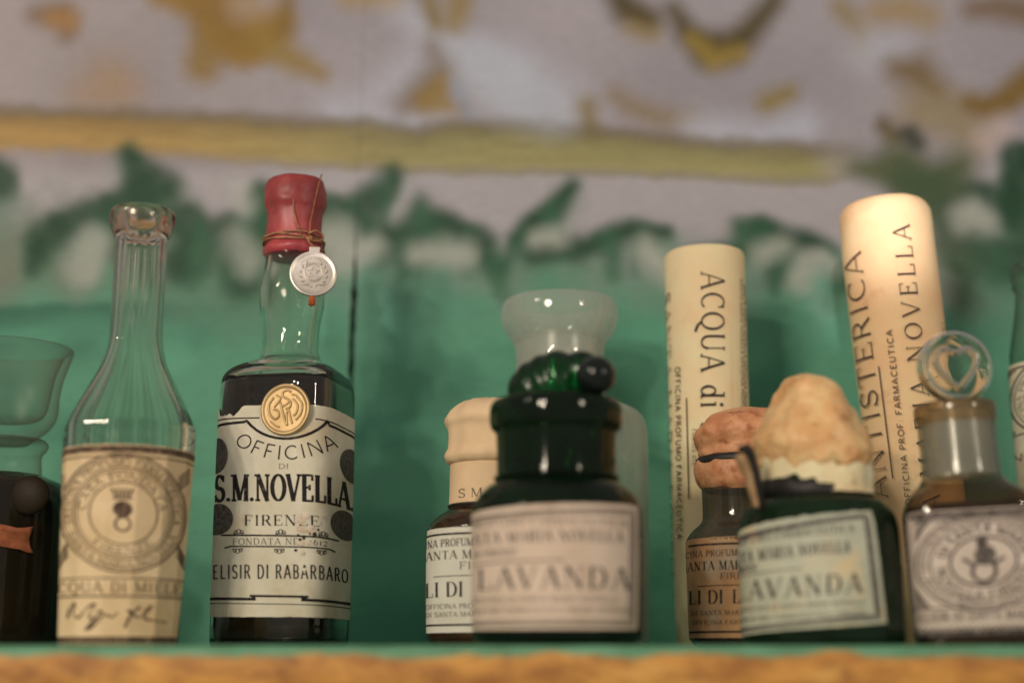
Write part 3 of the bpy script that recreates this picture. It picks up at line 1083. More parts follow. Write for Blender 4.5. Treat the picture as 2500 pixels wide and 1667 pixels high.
# ================================================================== 1  brown bottle at the left edge
Y = .905
X0 = X(-32, 1575, Y)
t = thing('stoppered_bottle', 'dark brown bottle with flared glass stopper and copper banner at the left edge', 'bottle', (X0, Y, 0))
loft('body', hwlev([(150, 1590), (176, 1584), (184, 1560), (186, 1400), (184, 1260), (176, 1215), (158, 1186), (120, 1168), (100, 1160)], Y), M['brown_glass'], t)
loft('neck', hwlev([(98, 1166), (95, 1140), (94, 1112), (104, 1098), (108, 1084), (100, 1074)], Y), M['cup_glass'], t)
loft('stopper', hwlev([(60, 1084), (80, 1069), (106, 1046), (122, 1018), (125, 990), (125, 966), (131, 924), (145, 876), (151, 856), (147, 851), (132, 862), (112, 915), (104, 965), (96, 1005), (72, 1026), (2, 1034)], Y), M['cup_glass'], t)
V, Fc = [], []
ang = facing(X0, Y)
hub = Vector((X(74, 1200, Y - .040) - X0, -.040, Z(1208, Y - .040)))
sphere(hub, R(46, 1200, Y), V, Fc, 24, .3)
mesh_obj('glass_boss', V, Fc, M['brown_dull'], t)
sf = Surf(lambda z: R(186, 1400, Y), sec_round, ang, R(186, 1400, Y))
lb = Label(sf, X0, Y, 186)
V, Fc = [], []
NB = 24
for i in range(NB + 1):
    h = i / NB
    x_ = -128 + 198 * h
    edge = smooth(.82, 1.0, np.array(h)) * 10
    yt, yb = 1281 + 5 * math.sin(h * 9) - edge * .3 + 3 * noise.noise(Vector((h * 9, 0, 0))), 1334 + 4 * math.sin(h * 9) + edge + 3 * noise.noise(Vector((h * 9, 5, 0)))
    for j in range(5):
        u, z = lb.px(x_ - (6 * math.sin(j / 4 * PI) if i == NB else 0), yt + (yb - yt) * j / 4)
        V.append(sf(u, z, .0012 + .0012 * math.sin(j / 4 * PI * 2 + 1)))
for i in range(NB):
    for j in range(4):
        a = i * 5 + j
        Fc.append((a, a + 1, a + 6, a + 5))
o = mesh_obj('copper_banner', V, Fc, M['copper'], t)
md = o.modifiers.new('thick', 'SOLIDIFY')
md.thickness = .0008

# ================================================================== 2  faceted clear bottle
Y = .80
X0 = X(288, 1572, Y)
ang = facing(X0, Y)
NF = 14
ph = ang + math.radians(8.6) - PI / NF + PI / NF
secf = sec_poly(NF, ph)
da = 2 * PI / NF
angs = sorted([(ph + k * da + d) % (2 * PI) for k in range(NF) for d in (0.0, da * .25, da * .5, da * .75)])
t = thing('honey_water_bottle', 'clear faceted bottle with open long neck and tall tan crest label', 'bottle', (X0, Y, 0))
P2 = [(128, 1588, 1), (140, 1580, 1), (143, 1560, 1), (147, 1400, 1), (152, 1200, 1), (156, 1090, 1), (156, 1062, 1), (150, 1036, 1), (132, 995, 1), (105, 945, 1), (80, 895, 1), (68, 855, 1), (63, 820, 1), (62, 760, 1), (62, 680, 1), (62, 610, 1), (63, 585, 1), (66, 575, .4), (74, 560, 0), (77, 545, 0), (77, 528, 0), (72, 517, 0), (62, 514, 0)]
P2i = [(50, 517, 0), (46, 540, 0), (47, 600, 0), (48, 700, 0), (48, 810, 0), (56, 862, 0), (70, 905, 0), (96, 955, 0), (122, 1000, 0), (138, 1036, 0), (142, 1065, 0), (140, 1200, 0), (132, 1400, 0), (126, 1545, 0), (112, 1560, 0)]
loft('glass_body', hwlev(P2, Y) + hwlev(P2i, Y), M['thick_clear'], t, sec=secf, angles=angs, blend=True, k=3)
fb = bpy.data.objects['glass_body'].data
NA_ = len(angs)
col_ = [i for i, a_ in enumerate(angs) if min((a_ - ph) % da, da - (a_ - ph) % da) < 1e-4]
ztop = Z(588, Y)
sh = [False] * len(fb.edges)
for e_ in fb.edges:
    a_, b_ = e_.vertices
    if a_ % NA_ == b_ % NA_ and a_ % NA_ in col_ and fb.vertices[a_].co.z < ztop and a_ < NA_ * 3 * len(P2):
        sh[e_.index] = True
fb.attributes.new('sharp_edge', 'BOOLEAN', 'EDGE').data.foreach_set('value', sh)
loft('lip_wax', [(r + .0004, z, dx, dy, b) for r, z, dx, dy, b in hwlev([(64, 580), (72, 562), (77, 545), (77, 528), (73, 518)], Y)], thin_glass('wax_film', (.93, .84, .78), (.66, .42, .34), 2.2, frost=.0, dirt=.30, frostcol=(.50, .28, .22), rough=.2), t, cap0=False, cap1=False)
zz2 = [Z(p[1], Y) for p in P2][::-1]
rr2 = [R(p[0], p[1], Y) for p in P2][::-1]
zr = sorted(zip(zz2, rr2))
rf2 = lambda z: float(np.interp(z, [a for a, b in zr], [b for a, b in zr]))
sf = Surf(rf2, secf, ang, R(150, 1330, Y))
lb = Label(sf, X0, Y, 150)
lab = lb.paper('label', M['paper_tan'], t, [(158, 1085), (474, 1085), (434, 1576), (138, 1576)], nu=140, nv=20, rag=.0004, off=.0003)
lab.data.polygons.foreach_set('use_smooth', [False] * len(lab.data.polygons))
cx, cy2 = 300, 1252
lb.line([(160, 1096), (472, 1096)], 16, 20)
lb.line([(158, 1114), (470, 1114)], 3, 20)
lb.line([(140, 1560), (432, 1560)], 14, 20)
for r_, w_ in ((144, 4), (112, 3), (76, 3), (104, 2), (136, 2)):
    lb.ring(cx + 2, cy2, r_, w_)
lb.arc_text('OFFICINA PROFUMO FARMACEUTICA', cx, cy2, 116, 17, -100, 100, 'roman')
lb.arc_text('SANTA MARIA NOVELLA', cx, cy2, 134, 17, 250, 112, 'roman', True)
lb.arc_text('CASA FONDATA', cx, cy2, 82, 18, -85, 85, 'roman')
lb.arc_text('FIRENZE', cx, cy2, 100, 17, 225, 135, 'roman', True)
lb.ring(cx, cy2 + 26, 17, 5)
lb.disc(cx, cy2 - 10, 22, 20)
for s_ in (-24, -12, 0, 12, 24):
    lb.line([(cx + s_, cy2 - 60), (cx + s_ * .6, cy2 - 40)], 5, 2)
lb.line([(cx - 22, cy2 - 36), (cx + 22, cy2 - 36)], 4, 3)
for s_ in (-1, 1):
    for k in range(5):
        lb.line([(cx + s_ * 125, cy2 + 100 - k * 8), (cx + s_ * 148, cy2 + 130 - k * 8)], 3, 2)
        lb.line([(cx + s_ * 125, cy2 - 95 + k * 8), (cx + s_ * 152, cy2 - 125 + k * 8)], 3, 2)
lb.line([(150, 1410), (446, 1410)], 3, 20)
lb.text('ACQUA DI MIELE', 118, 1418, 440, 1446, 'roman', track=.12)
lb.line([(148, 1454), (442, 1454)], 4, 20)
# flourish of the signature
sig = [(168, 1508), (176, 1482), (188, 1470), (182, 1495), (196, 1506), (214, 1484), (236, 1474), (220, 1502), (232, 1508), (246, 1490), (250, 1506), (222, 1532), (210, 1536), (238, 1508), (262, 1500), (276, 1506), (286, 1494)]
lb.add(strip(catmull(sig, 4), [4 + 2.2 * math.sin(i * .9) for i in range(len(catmull(sig, 4)))]))
sig = [(304, 1532), (318, 1500), (340, 1478), (326, 1490), (310, 1488), (338, 1506), (352, 1490), (370, 1476), (350, 1506), (372, 1512), (404, 1516)]
lb.add(strip(catmull(sig, 4), [4 + 2 * math.sin(i * .8) for i in range(len(catmull(sig, 4)))]))
for k in range(26):
    lb.line([(146 + k * 11, 1562), (151 + k * 11, 1574)], 3, 1)
lb.print('lettering', M['ink_brown'], lab, off=.0006)

# ================================================================== 3  rhubarb elixir bottle
Y = .885
X0 = X(684, 1575, Y)
ang = facing(X0, Y)
yaw = math.radians(13)
secq = sec_square(4.2, -yaw, ang)
t = thing('elixir_bottle', 'square bottle of dark elixir with red wax cap and gold seal', 'bottle', (X0, Y, 0))
P3 = [(150, 1590, 1), (163, 1584, 1), (167, 1572, 1), (168, 1540, 1), (167, 1400, 1), (165, 1200, 1), (163, 1000, 1), (162, 955, 1), (156, 930, 1), (140, 912, .9), (112, 897, .6), (88, 888, .25), (75, 878, 0), (69, 862, 0), (68, 840, 0), (70, 800, 0), (77, 755, 0), (79, 725, 0), (76, 695, 0), (70, 665, 0), (67, 640, 0), (66, 612, 0)]
P3i = [(56, 612, 0), (58, 645, 0), (66, 690, 0), (69, 725, 0), (67, 760, 0), (60, 800, 0), (58, 842, 0), (60, 868, 0), (72, 892, .2), (104, 908, .6), (134, 923, .9), (150, 940, 1), (157, 965, 1), (161, 1100, 1), (162, 1400, 1), (161, 1556, 1), (146, 1570, 1)]
glass = loft('glass_body', hwlev(P3, Y) + hwlev(P3i, Y), M['thick_clear'], t, sec=secq, n=96, blend=True)
PL = [(140, 1571, 1), (156, 1560, 1), (160, 1545, 1), (160.5, 1400, 1), (159.5, 1100, 1), (155.5, 966, 1), (149, 944, 1), (138, 935, 1), (60, 933, 1)]
loft('liquid', hwlev(PL, Y), M['liquid'], t, sec=secq, n=72, blend=True)
loft('wax_cap', hwlev([(66, 630), (71, 625), (74, 617), (72, 609), (68, 602), (67, 570), (67, 540), (69, 522), (74, 508), (75, 490), (74, 466), (69, 450), (58, 442), (30, 440), (1, 440)], Y), M['wax_red'], t, jitter=lump(.0011, 90, 2), cap0=True, n=72)
rb = R(165, 1250, Y)
rp3 = rprofile(hwlev(P3, Y))
sf = Surf(rp3, secq, -yaw, rb)
lb = Label(sf, X0, Y, 165, flat=True, axis_shift=-2)


def z4(p):
    return (480 + p[0] * .489, 900 + p[1] * .489)


def bite(p, h, v):
    if .10 < h < .235 and v < .085:
        s_ = smooth(.10, .125, np.array(h)) * smooth(.235, .20, np.array(h))
        d_ = (1 - v / .085) * .0052 * float(s_) * (1 + .5 * noise.noise(Vector((h * 60, 0, 0))))
        return p - np.array((0, d_))
    return p


lab = lb.paper('label', M['paper_white'], t, [(512, 983), (905, 991), (892, 1508), (478, 1503)], nu=120, nv=30, torn=bite, rag=.00035, off=.0004)


def zl(pts, wd, n=8):
    lb.line([z4(p) for p in pts], wd * .489, n)


def zt(s, x0, y0, x1, y1, sty, slope=0.0, track=.06):
    a, b = z4((x0, y0)), z4((x1, y1))
    lb.text(s, a[0], a[1], b[0], b[1], sty, slope=slope, track=track)


zl([(60, 232), (320, 238)], 6)
zl([(580, 247), (850, 262)], 6)
arc = [(60, 264), (246, 256)] + [(448 + 222 * math.sin(a_), 142 + 205 * math.cos(a_)) for a_ in np.linspace(math.radians(-58), math.radians(58), 14)] + [(646, 270), (850, 284)]
zl(arc, 13, 4)
c_ = z4((448, 66))
lb.arc_text('OFFICINA', c_[0], c_[1], 386 * .489, 70 * .489, 180 + 41, 180 - 40, 'sans', True)
zt('DI', 408, 471, 458, 497, 'light', .03)
zt('S.M.NOVELLA.', 104, 516, 782, 652, 'slab', .022, .035)
zt('FIRENZE', 245, 724, 598, 777, 'didone', .02, .14)
zl([(136, 822), (696, 840)], 8, 20)
zt('FONDATA NEL 1612', 190, 840, 636, 873, 'light', .014, .10)
zl([(152, 888), (180, 880), (646, 892), (676, 901)], 7, 10)
for (ox, oy, sg) in ((220, 818, -1), (418, 824, -1), (615, 830, -1), (215, 892, 1), (412, 897, 1), (607, 901, 1)):
    for dx_, rr_ in ((-14, 8), (0, 11), (14, 8)):
        cc = z4((ox + dx_, oy + sg * (9 if dx_ else 12)))
        lb.ring(cc[0], cc[1], rr_ * .489, 1.7)
    zl([(ox - 24, oy), (ox - 14, oy + sg * 5)], 5, 2)
    zl([(ox + 24, oy), (ox + 14, oy + sg * 5)], 5, 2)
zt('ELISIR DI RABARBARO', 95, 972, 746, 1042, 'sans', .012, .10)
zl([(40, 1140), (300, 1147)], 14)
zl([(272, 1130), (545, 1137)], 11)
zl([(512, 1152), (800, 1158)], 14)
lb.add([[np.array(z4(p)) for p in q] for q in ([(270, 1124), (306, 1126), (290, 1154), (296, 1154)], [(512, 1130), (548, 1131), (528, 1156), (514, 1156)])])
zl([(40, 1164), (800, 1182)], 4, 20)
lb.print('lettering', M['ink'], lab, off=.0006)
for (ox, oy, rx_, ry_) in ((115, 415, 54, 92), (770, 435, 70, 88), (118, 740, 76, 80), (727, 754, 76, 77)):
    cc = z4((ox, oy))
    lb.disc(cc[0], cc[1], rx_ * .489, ry_ * .489)
    lb.print('coin_print', M['coin_print'], lab, off=.0006)
for (ox, oy, a_, b_) in ((515, 748, 20, 26), (538, 728, 20, 18), (520, 800, 26, 20), (508, 868, 22, 16), (556, 800, 22, 24), (526, 1000, 14, 9), (596, 760, 8, 20), (620, 735, 12, 8), (520, 920, 12, 12), (490, 760, 8, 8), (470, 980, 7, 12), (548, 870, 14, 10)):
    cc = z4((ox, oy))
    lb.add([[np.array((cc[0] + (p[0]) * (1 + .35 * noise.noise(Vector((p[0] * .4, p[1] * .4, ox)))), cc[1] + p[1] * (1 + .3 * noise.noise(Vector((p[0] * .3, p[1] * .3, oy)))))) for p in q] for q in disc_quads(0, 0, a_ * .489, b_ * .489, 14)])
lb.print('worn_patch', M['worn'], lab, off=.00072)
for (ox, oy, a_, b_) in ((525, 840, 8, 12), (508, 852, 7, 8), (574, 825, 9, 13), (590, 800, 5, 7), (488, 905, 7, 7), (552, 822, 4, 6), (500, 828, 5, 5), (620, 838, 4, 4)):
    cc = z4((ox, oy))
    lb.disc(cc[0], cc[1], a_ * .489, b_ * .489)
lb.print('dark_spot', M['dark_spot'], lab, off=.00084)


# medallions: built lying in their own x-z plane, facing -y
def medallion_disc(r, thick, rim):
    prof = [(0, 0), (r * .80, 0), (r * .84, .0), (r * .90, rim), (r * .97, rim), (r, rim * .4), (r * 1.0, -thick * .6), (r * .95, -thick), (0, -thick)]
    V, Fc = [], []
    n = 48
    for (a, b) in prof:
        a = max(a, 1e-5)
        for i in range(n):
            th = 2 * PI * i / n
            e = 1 + .012 * noise.noise(Vector((math.cos(th) * 2, math.sin(th) * 2, 4)))
            V.append(Vector((a * e * math.cos(th), -b, a * e * math.sin(th))))
    m_ = len(prof)
    for j in range(m_ - 1):
        for i in range(n):
            Fc.append((j * n + i, (j + 1) * n + i, (j + 1) * n + (i + 1) % n, j * n + (i + 1) % n))
    return V, Fc


r_g = R(64, 1000, Y - .04)
V, Fc = medallion_disc(r_g, .0008, .0009)
gold = mesh_obj('gold_seal', V, Fc, M['gold'], t)
gold.location = sf(*lb.px(697, 999), .0016)
gold.rotation_euler = (0, 0, -yaw)
V, Fc = [], []
S = r_g


def curl(pts, r=.045):
    tube([(p[0] * S, -.0001 - .0006 * 0, p[1] * S) for p in catmull(pts, 5)], r * S, 6, V=V, Fc=Fc)


curl([(.22, .66), (.05, .74), (-.12, .66), (-.10, .50), (.08, .40), (.22, .26), (.18, .08), (.02, .02)], .05)
curl([(-.22, .30), (-.10, -.10), (.02, -.48), (.10, -.62)], .05)
curl([(.10, -.62), (.06, -.20), (.14, .02)], .045)
curl([(.14, .02), (.22, -.30), (.30, -.56)], .045)
curl([(-.48, .48), (-.66, .20), (-.62, -.16), (-.40, -.36), (-.24, -.24), (-.30, -.04), (-.46, .02)], .05)
curl([(.46, .46), (.68, .18), (.64, -.18), (.44, -.42)], .05)
curl([(.30, .40), (.50, .14), (.46, -.14), (.34, -.26)], .05)
curl([(-.36, .56), (-.20, .44), (-.30, .28), (-.44, .10)], .045)
curl([(-.58, -.44), (-.40, -.60), (-.20, -.68)], .035)
curl([(.26, .56), (.44, .52), (.56, .36)], .04)
curl([(-.16, .10), (.02, .18), (.16, .30)], .045)
mesh_obj('monogram', V, Fc, M['gold'], gold)

# twine round the wax cap
V, Fc = [], []


def cap_pt(px_, py_, off=.0012, hw=70):
    s_ = max(-1, min(1, (px_ - (1250 + X0 * F / T(py_, Y))) / hw))
    a_ = math.asin(s_) + ang
    r_ = R(hw, py_, Y) + off
    return Vector((math.sin(a_) * r_, -math.cos(a_) * r_, Z(py_, Y)))


for k, (z0_, wob) in enumerate(((596, .3), (603, 1.7), (590, 3.1))):
    pts = []
    for i in range(49):
        a_ = 2 * PI * i / 48
        r_ = R(70, z0_, Y) + .0010 + .0004 * math.sin(a_ * 5 + wob)
        pts.append((math.sin(a_) * r_, -math.cos(a_) * r_, Z(z0_ - 5 * math.cos(a_ + .3) + 3.0 * math.sin(a_ * 3 + wob), Y)))
    tube(pts[:-1], .00055, 6, True, V, Fc)
tube([cap_pt(x_, y_, .0008) for x_, y_ in ((737, 600), (722, 560), (716, 530), (716, 500), (718, 470))] + [Vector((cap_pt(722, 437).x, -.004, Z(432, Y))), Vector((cap_pt(724, 430).x, .006, Z(436, Y)))], .0005, 6, V=V, Fc=Fc)
tube([cap_pt(x_, y_, .0010) for x_, y_ in ((752, 600), (754, 560), (762, 520), (768, 490), (774, 462), (778, 445))] + [Vector((cap_pt(778, 445).x, -.006, Z(434, Y)))], .0005, 6, V=V, Fc=Fc)
loop = [cap_pt(748, 590, .002), cap_pt(760, 580, .004), cap_pt(772, 588, .005), cap_pt(768, 602, .005), cap_pt(754, 606, .004), cap_pt(742, 598, .003), cap_pt(756, 622, .004)]
tube([Vector(p) for p in catmull([tuple(p) for p in loop], 4)], .0006, 6, V=V, Fc=Fc)
sphere(cap_pt(752, 598, .0025), .0016, V, Fc, 8)
tube([cap_pt(745, 606, .003), cap_pt(752, 620, .005), cap_pt(764, 628, .008)], .0006, 6, V=V, Fc=Fc)
mesh_obj('twine', V, Fc, M['twine'], t)

# silver medal hanging from the twine: a thing of its own
Ym = Y - R(78, 690, Y) - .005
mr_ = R(58, 668, Ym)
med = thing('silver_medal', 'round embossed silver medal hanging by twine at the neck of the elixir bottle', 'medal', (X(765, 668, Ym), Ym, Z(668, Ym)))
med.rotation_euler = (math.radians(-4), 0, math.radians(8))
V, Fc = medallion_disc(mr_, .0026, .0007)
mesh_obj('disc', V, Fc, M['silver'], med)
V, Fc = [], []
S = mr_
st_ = [(math.sin(2 * PI * i / 10) * (.26 if i % 2 == 0 else .12), math.cos(2 * PI * i / 10) * (.26 if i % 2 == 0 else .12) + .06) for i in range(10)]
tube([(a * S, -.0002, b * S) for a, b in st_], .03 * S, 5, True, V, Fc)
for r_, w_ in ((.36, .030), (.42, .022)):
    tube([(math.cos(a_) * r_ * S, -.0001, (math.sin(a_) * r_ + .06) * S) for a_ in np.linspace(0, 2 * PI, 33)[:-1]], w_ * S, 5, True, V, Fc)
for s_ in (-1, 1):
    for k in range(6):
        a_ = math.radians(-70 + k * 24)
        p0 = (s_ * math.cos(a_) * .50, math.sin(a_) * .50)
        p1 = (s_ * math.cos(a_ + .25) * .62, math.sin(a_ + .25) * .62)
        tube([(p0[0] * S, -.0001, p0[1] * S), ((p0[0] + p1[0]) / 2 * S, -.0004, (p0[1] + p1[1]) / 2 * S), (p1[0] * S, -.0001, p1[1] * S)], [.02 * S, .05 * S, .015 * S], 5, False, V, Fc)
    curlp = [(s_ * .06, -.60), (s_ * .22, -.46), (s_ * .40, -.50), (s_ * .50, -.40)]
    tube([(a * S, -.0002, b * S) for a, b in catmull(curlp, 4)], .035 * S, 5, False, V, Fc)
for k in range(26):
    a_ = math.radians(205 + 130 * k / 25)
    sphere((math.cos(a_) * .76 * S, 0, math.sin(a_) * .76 * S), .022 * S, V, Fc, 6)
for k in range(13):
    a_ = math.radians(35 + 110 * k / 12)
    ca, sa = math.cos(a_), math.sin(a_)
    tube([(ca * .66 * S, -.0001, sa * .66 * S), (ca * .75 * S, -.0001, sa * .75 * S)], .02 * S, 4, False, V, Fc)
mesh_obj('relief', V, Fc, M['silver'], med)
V = [Vector((x_, y_, z_)) for x_ in (-.0030, .0036) for y_ in (-.0012, .0010) for z_ in (mr_ * .93, mr_ * 1.16)]
mesh_obj('hanger_tab', V, [(0, 1, 3, 2), (4, 6, 7, 5), (0, 4, 5, 1), (2, 3, 7, 6), (0, 2, 6, 4), (1, 5, 7, 3)], M['silver'], med, smooth=False)
V, Fc = [], []
for k in range(7):
    a_ = 2 * PI * k / 7
    tube([(-.0005 + .0009 * math.cos(a_), .001 + .0007 * math.sin(a_), -mr_ * .97), (-.0005 + .0014 * math.cos(a_), .001, -mr_ * 1.12), (-.0004 + .0016 * math.cos(a_), .001 + .001 * math.sin(a_), -mr_ * 1.36 - .0004 * (k % 3))], .00065, 5, False, V, Fc)
mesh_obj('thread_tuft', V, Fc, M['tuft'], med)


# ================================================================== 4  jar under a cloth cap
Y = .866
X0 = X(1197, 1575, Y)
ang = facing(X0, Y)
t = thing('salts_jar', 'small brown jar with cream cloth cap, half hidden by the dark lavender jar', 'jar', (X0, Y, 0))
PB4 = hwlev([(120, 1590), (138, 1582), (152, 1562), (156, 1540), (157, 1400), (155, 1310), (150, 1285), (132, 1264), (108, 1248), (101, 1236), (98, 1180)], Y)
loft('body', PB4, M['brown_glass_warm'], t)
loft('paper_sleeve', hwlev([(103, 1240), (101, 1210), (100, 1160), (99, 1125)], Y), M['cloth'], t, k=2)
loft('sleeve_cord', hwlev([(102, 1241), (105, 1239), (105, 1235), (102, 1233)], Y), M['black_band'], t, k=1, cap0=False, cap1=False)


def folds(v, th, z):
    r_ = math.hypot(v.x, v.y) + 1e-6
    d = .0007 * math.sin(th * 9 + 2 * noise.noise(Vector((th, z * 40, 0)))) + .0008 * noise.noise(v * 70)
    return v + Vector((v.x / r_ * d, v.y / r_ * d, d * .5))


loft('cloth_cap', [(r, z, dx, dy, b) for r, z, dx, dy, b in hwlev([(100, 1136), (109, 1130), (114, 1120), (112, 1110), (106, 1098), (105, 1075), (107, 1050), (113, 1035), (112, 1022), (96, 1002), (70, 985), (46, 979), (10, 972), (1, 972)], Y)], M['cloth'], t, jitter=folds, n=72)
rb = R(157, 1400, Y)
sf = Surf(rprofile(PB4), sec_round, ang, rb)
lb = Label(sf, X0, Y, 157)
lab = lb.paper('label', M['paper_grey'], t, [(1030, 1284), (1365, 1284), (1365, 1543), (1030, 1543)], nu=50, rag=.0002)
for y_ in (1300, 1524):
    lb.line([(1038, y_), (1360, y_)], 5, 24)
lb.text('OFFICINA PROFUMO FARMACEUTICA', 985, 1312, 1325, 1331, 'roman')
lb.text('FIRENZE', 1124, 1370, 1262, 1388, 'roman')
lb.text('SANTA MARIA NOVELLA', 1026, 1341, 1362, 1362, 'didone', track=.08)
lb.line([(1062, 1404), (1310, 1402)], 2, 16)
lb.text('LI DI', 1040, 1418, 1134, 1455, 'didone', track=.06)
lb.text('LAVANDA', 1158, 1418, 1340, 1455, 'didone', track=.06)
lb.text('OFFICINA PROFUMO FARMACEUTICA', 1040, 1472, 1340, 1484, 'roman')
lb.text('DI SANTA MARIA NOVELLA FIRENZE', 1040, 1492, 1340, 1504, 'roman')
lb.print('lettering', M['ink'], lab)
rs = R(100.5, 1190, Y)
sf = Surf(lambda z: rs * 1.004, sec_round, ang, rs)
lb = Label(sf, X0, Y, 100)
lb.text('S M N', 1121, 1190, 1215, 1212, 'light')
lb.print('sleeve_lettering', M['ink_soft'], t, off=.0003)

# ================================================================== 6  big clear jar at the back
Y = .953
X0 = X(1372, 1575, Y)
t = thing('clear_jar', 'large clear apothecary jar with wide flared lip standing behind the dark lavender jar', 'jar', (X0, Y, 0))
loft('glass_body', hwlev([(150, 1592), (185, 1586), (206, 1570), (214, 1540), (215, 1400), (214, 1200), (213, 1100), (210, 1050), (198, 1018), (172, 1000), (135, 990), (114, 980), (109, 965), (107, 920), (107, 870), (109, 848)], Y), M['jar_clear'], t, cap1=False, n=80)
loft('frosted_neck', hwlev([(103, 970), (102, 930), (102, 870), (103, 826)], Y), M['frosted'], t, k=2, cap0=False, cap1=False)
loft('flared_lip', hwlev([(109, 848), (114, 836), (127, 818), (137, 800), (141, 782), (141, 760), (137, 746), (129, 738), (119, 742), (114, 760), (109, 790), (105, 836)], Y), M['jar_clear'], t, cap0=False, cap1=False, n=80)

# ================================================================== 5  dark green lavender jar in front
Y = .757
X0 = X(1361, 1575, Y)
ang = facing(X0, Y)
t = thing('lavender_jar', 'dark green glass jar with ridged green stopper and pinkish label, at centre', 'jar', (X0, Y, 0))
PB5 = hwlev([(150, 1592), (178, 1586), (200, 1566), (208, 1538), (209, 1400), (208, 1270), (204, 1240), (190, 1212), (168, 1190), (150, 1178), (146, 1168), (145, 1120), (146, 1068), (148, 1058), (154, 1052), (160, 1044), (162, 1030), (162, 1005), (159, 992), (152, 983), (136, 978), (100, 977), (1, 977)], Y)
loft('glass_body', PB5, M['green_jar'], t, n=96)
loft('neck_ring', hwlev([(146, 1176), (152, 1172), (153, 1166), (147, 1162)], Y), M['green_jar'], t, cap0=False, cap1=False)
rb = R(209, 1400, Y)
sf = Surf(rprofile(PB5), sec_round, ang, rb)
lb = Label(sf, X0, Y, 209)
lab = lb.paper('label', M['paper_pink'], t, [(1148, 1238), (1553, 1222), (1553, 1535), (1148, 1535)], nu=60, rag=.0002)
for d_, w_ in ((13, 6), (22, 3)):
    lb.line([(1140, 1238 + d_ + 4), (1553 - d_, 1222 + d_ + 4), (1553 - d_, 1535 - d_), (1140, 1535 - d_)], w_, 24)
lb.text('PROFUMO FARMACEUTICA', 1150, 1262, 1522, 1280, 'roman', track=.12)
lb.text('SANTA MARIA NOVELLA', 1120, 1293, 1514, 1321, 'didone', track=.12)
lb.text('IN FIRENZE', 1160, 1336, 1268, 1354, 'roman')
lb.line([(1160, 1370), (1376, 1366)], 3, 12)
lb.text('LAVANDA', 1172, 1382, 1530, 1436, 'didone', track=.16)
lb.text('OFFICINA DI SANTA MARIA NOVELLA', 1150, 1454, 1500, 1468, 'roman', track=.1)
lb.text('PROFUMO FARMACEUTICA FIRENZE OFFICINA', 1150, 1481, 1530, 1495, 'roman', track=.1)
lb.print('lettering', M['ink_soft'], lab)
# ridged stopper: a fluted melon shape lying over to the left with a round knob at its right end
V, Fc = [], []
a0 = math.radians(19)
ax = Vector((math.cos(a0), -.34, math.sin(a0))).normalized()
sx = ax.cross(Vector((0, 1, 0))).normalized()
sy = ax.cross(sx)
px1 = R(1, 930, Y)
cen = Vector((X(1346, 944, Y) - X0, 0, Z(938, Y)))
NR, NA = 72, 90
U1 = 1.18
for j in range(NA + 1):
    u = -1 + (1 + U1) * j / NA
    body_ = 76 * math.sqrt(max(0, 1 - abs(u) ** 2.4)) if u < 1 else 0
    kn_ = 52 / 112
    du = (u - (U1 - kn_)) / kn_
    knob_ = 52 * math.sqrt(max(0, 1 - du * du)) if abs(du) < 1 else 0
    kk = smooth(.42, .78, np.array(u))
    rad = max(knob_, body_ * (1 - .30 * float(kk)))
    for i in range(NR):
        th = 2 * PI * i / NR
        rib = .026 * math.cos(u * PI * 5.4 + 1.5 * math.sin(th + .6)) * float(1 - kk)
        v = cen + ax * (u * 112 * px1) + (sx * math.cos(th) + sy * math.sin(th)) * (max(rad, .01) * (1 + rib) * px1)
        V.append(v)
for j in range(NA):
    for i in range(NR):
        Fc.append((j * NR + i, j * NR + (i + 1) % NR, (j + 1) * NR + (i + 1) % NR, (j + 1) * NR + i))
stp = mesh_obj('stopper', V, Fc, M['green_stopper'], t)
V, Fc = [], []
sphere(Vector((X(1450, 926, Y) - X0, -.021, Z(934, Y))), 47 * px1, V, Fc, 40)
mesh_obj('knob', V, Fc, surface('knob_glass', (.006, .009, .009), (.010, .016, .013), rough=.10, spec=.35), stp)

# ================================================================== 7  yellow paper tube
Y = .938
X0 = X(1748, 1575, Y)
ang = facing(X0, Y)
t = thing('paper_tube', 'cream yellow paper tube lettered ACQUA reading downwards, behind the orange waxed bottle', 'tube', (X0, Y, 0))
loft('tube_wall', hwlev([(92, 1592), (97, 1585), (97, 1400), (97, 1000), (97, 700), (97, 640), (95, 628), (88, 620), (60, 616), (2, 616)], Y), M['tube_yellow'], t, k=3, jitter=lump(.0006, 45, 8))
rb = R(97, 1000, Y)
sf = Surf(lambda z: rb + .0004, sec_round, ang, rb)
lb = Label(sf, X0, Y, 97)
lb.text('ACQUA di s.', 1712, 664, 1766, 1075, 'light', rot=-1, track=.10)
lb.text('OFFICINA PROFUMO FARMACEUTICA', 1652, 888, 1664, 1312, 'sansbold', rot=-1, slope=-.012, track=.12)
lb.line([(1679, 968), (1685, 1216)], 2.4, 12)
lb.text('FIRENZE STR', 1692, 1045, 1702, 1136, 'light', rot=-1)
lb.text('SANTA MARIA NOVELLA', 1624, 694, 1640, 1466, 'roman', rot=-1, slope=-.012, track=.2)
for k in range(2):
    lb.text('SANTA MARIA NOVELLA OFFICINA PROFUMO FARMACEUTICA FIRENZE', 1801 + k * 8, 672 + k * 10, 1807 + k * 8, 1220, 'sansbold', rot=-1, slope=-.010, track=.1)
lb.print('lettering', M['ink_tube'], t, off=.0006)
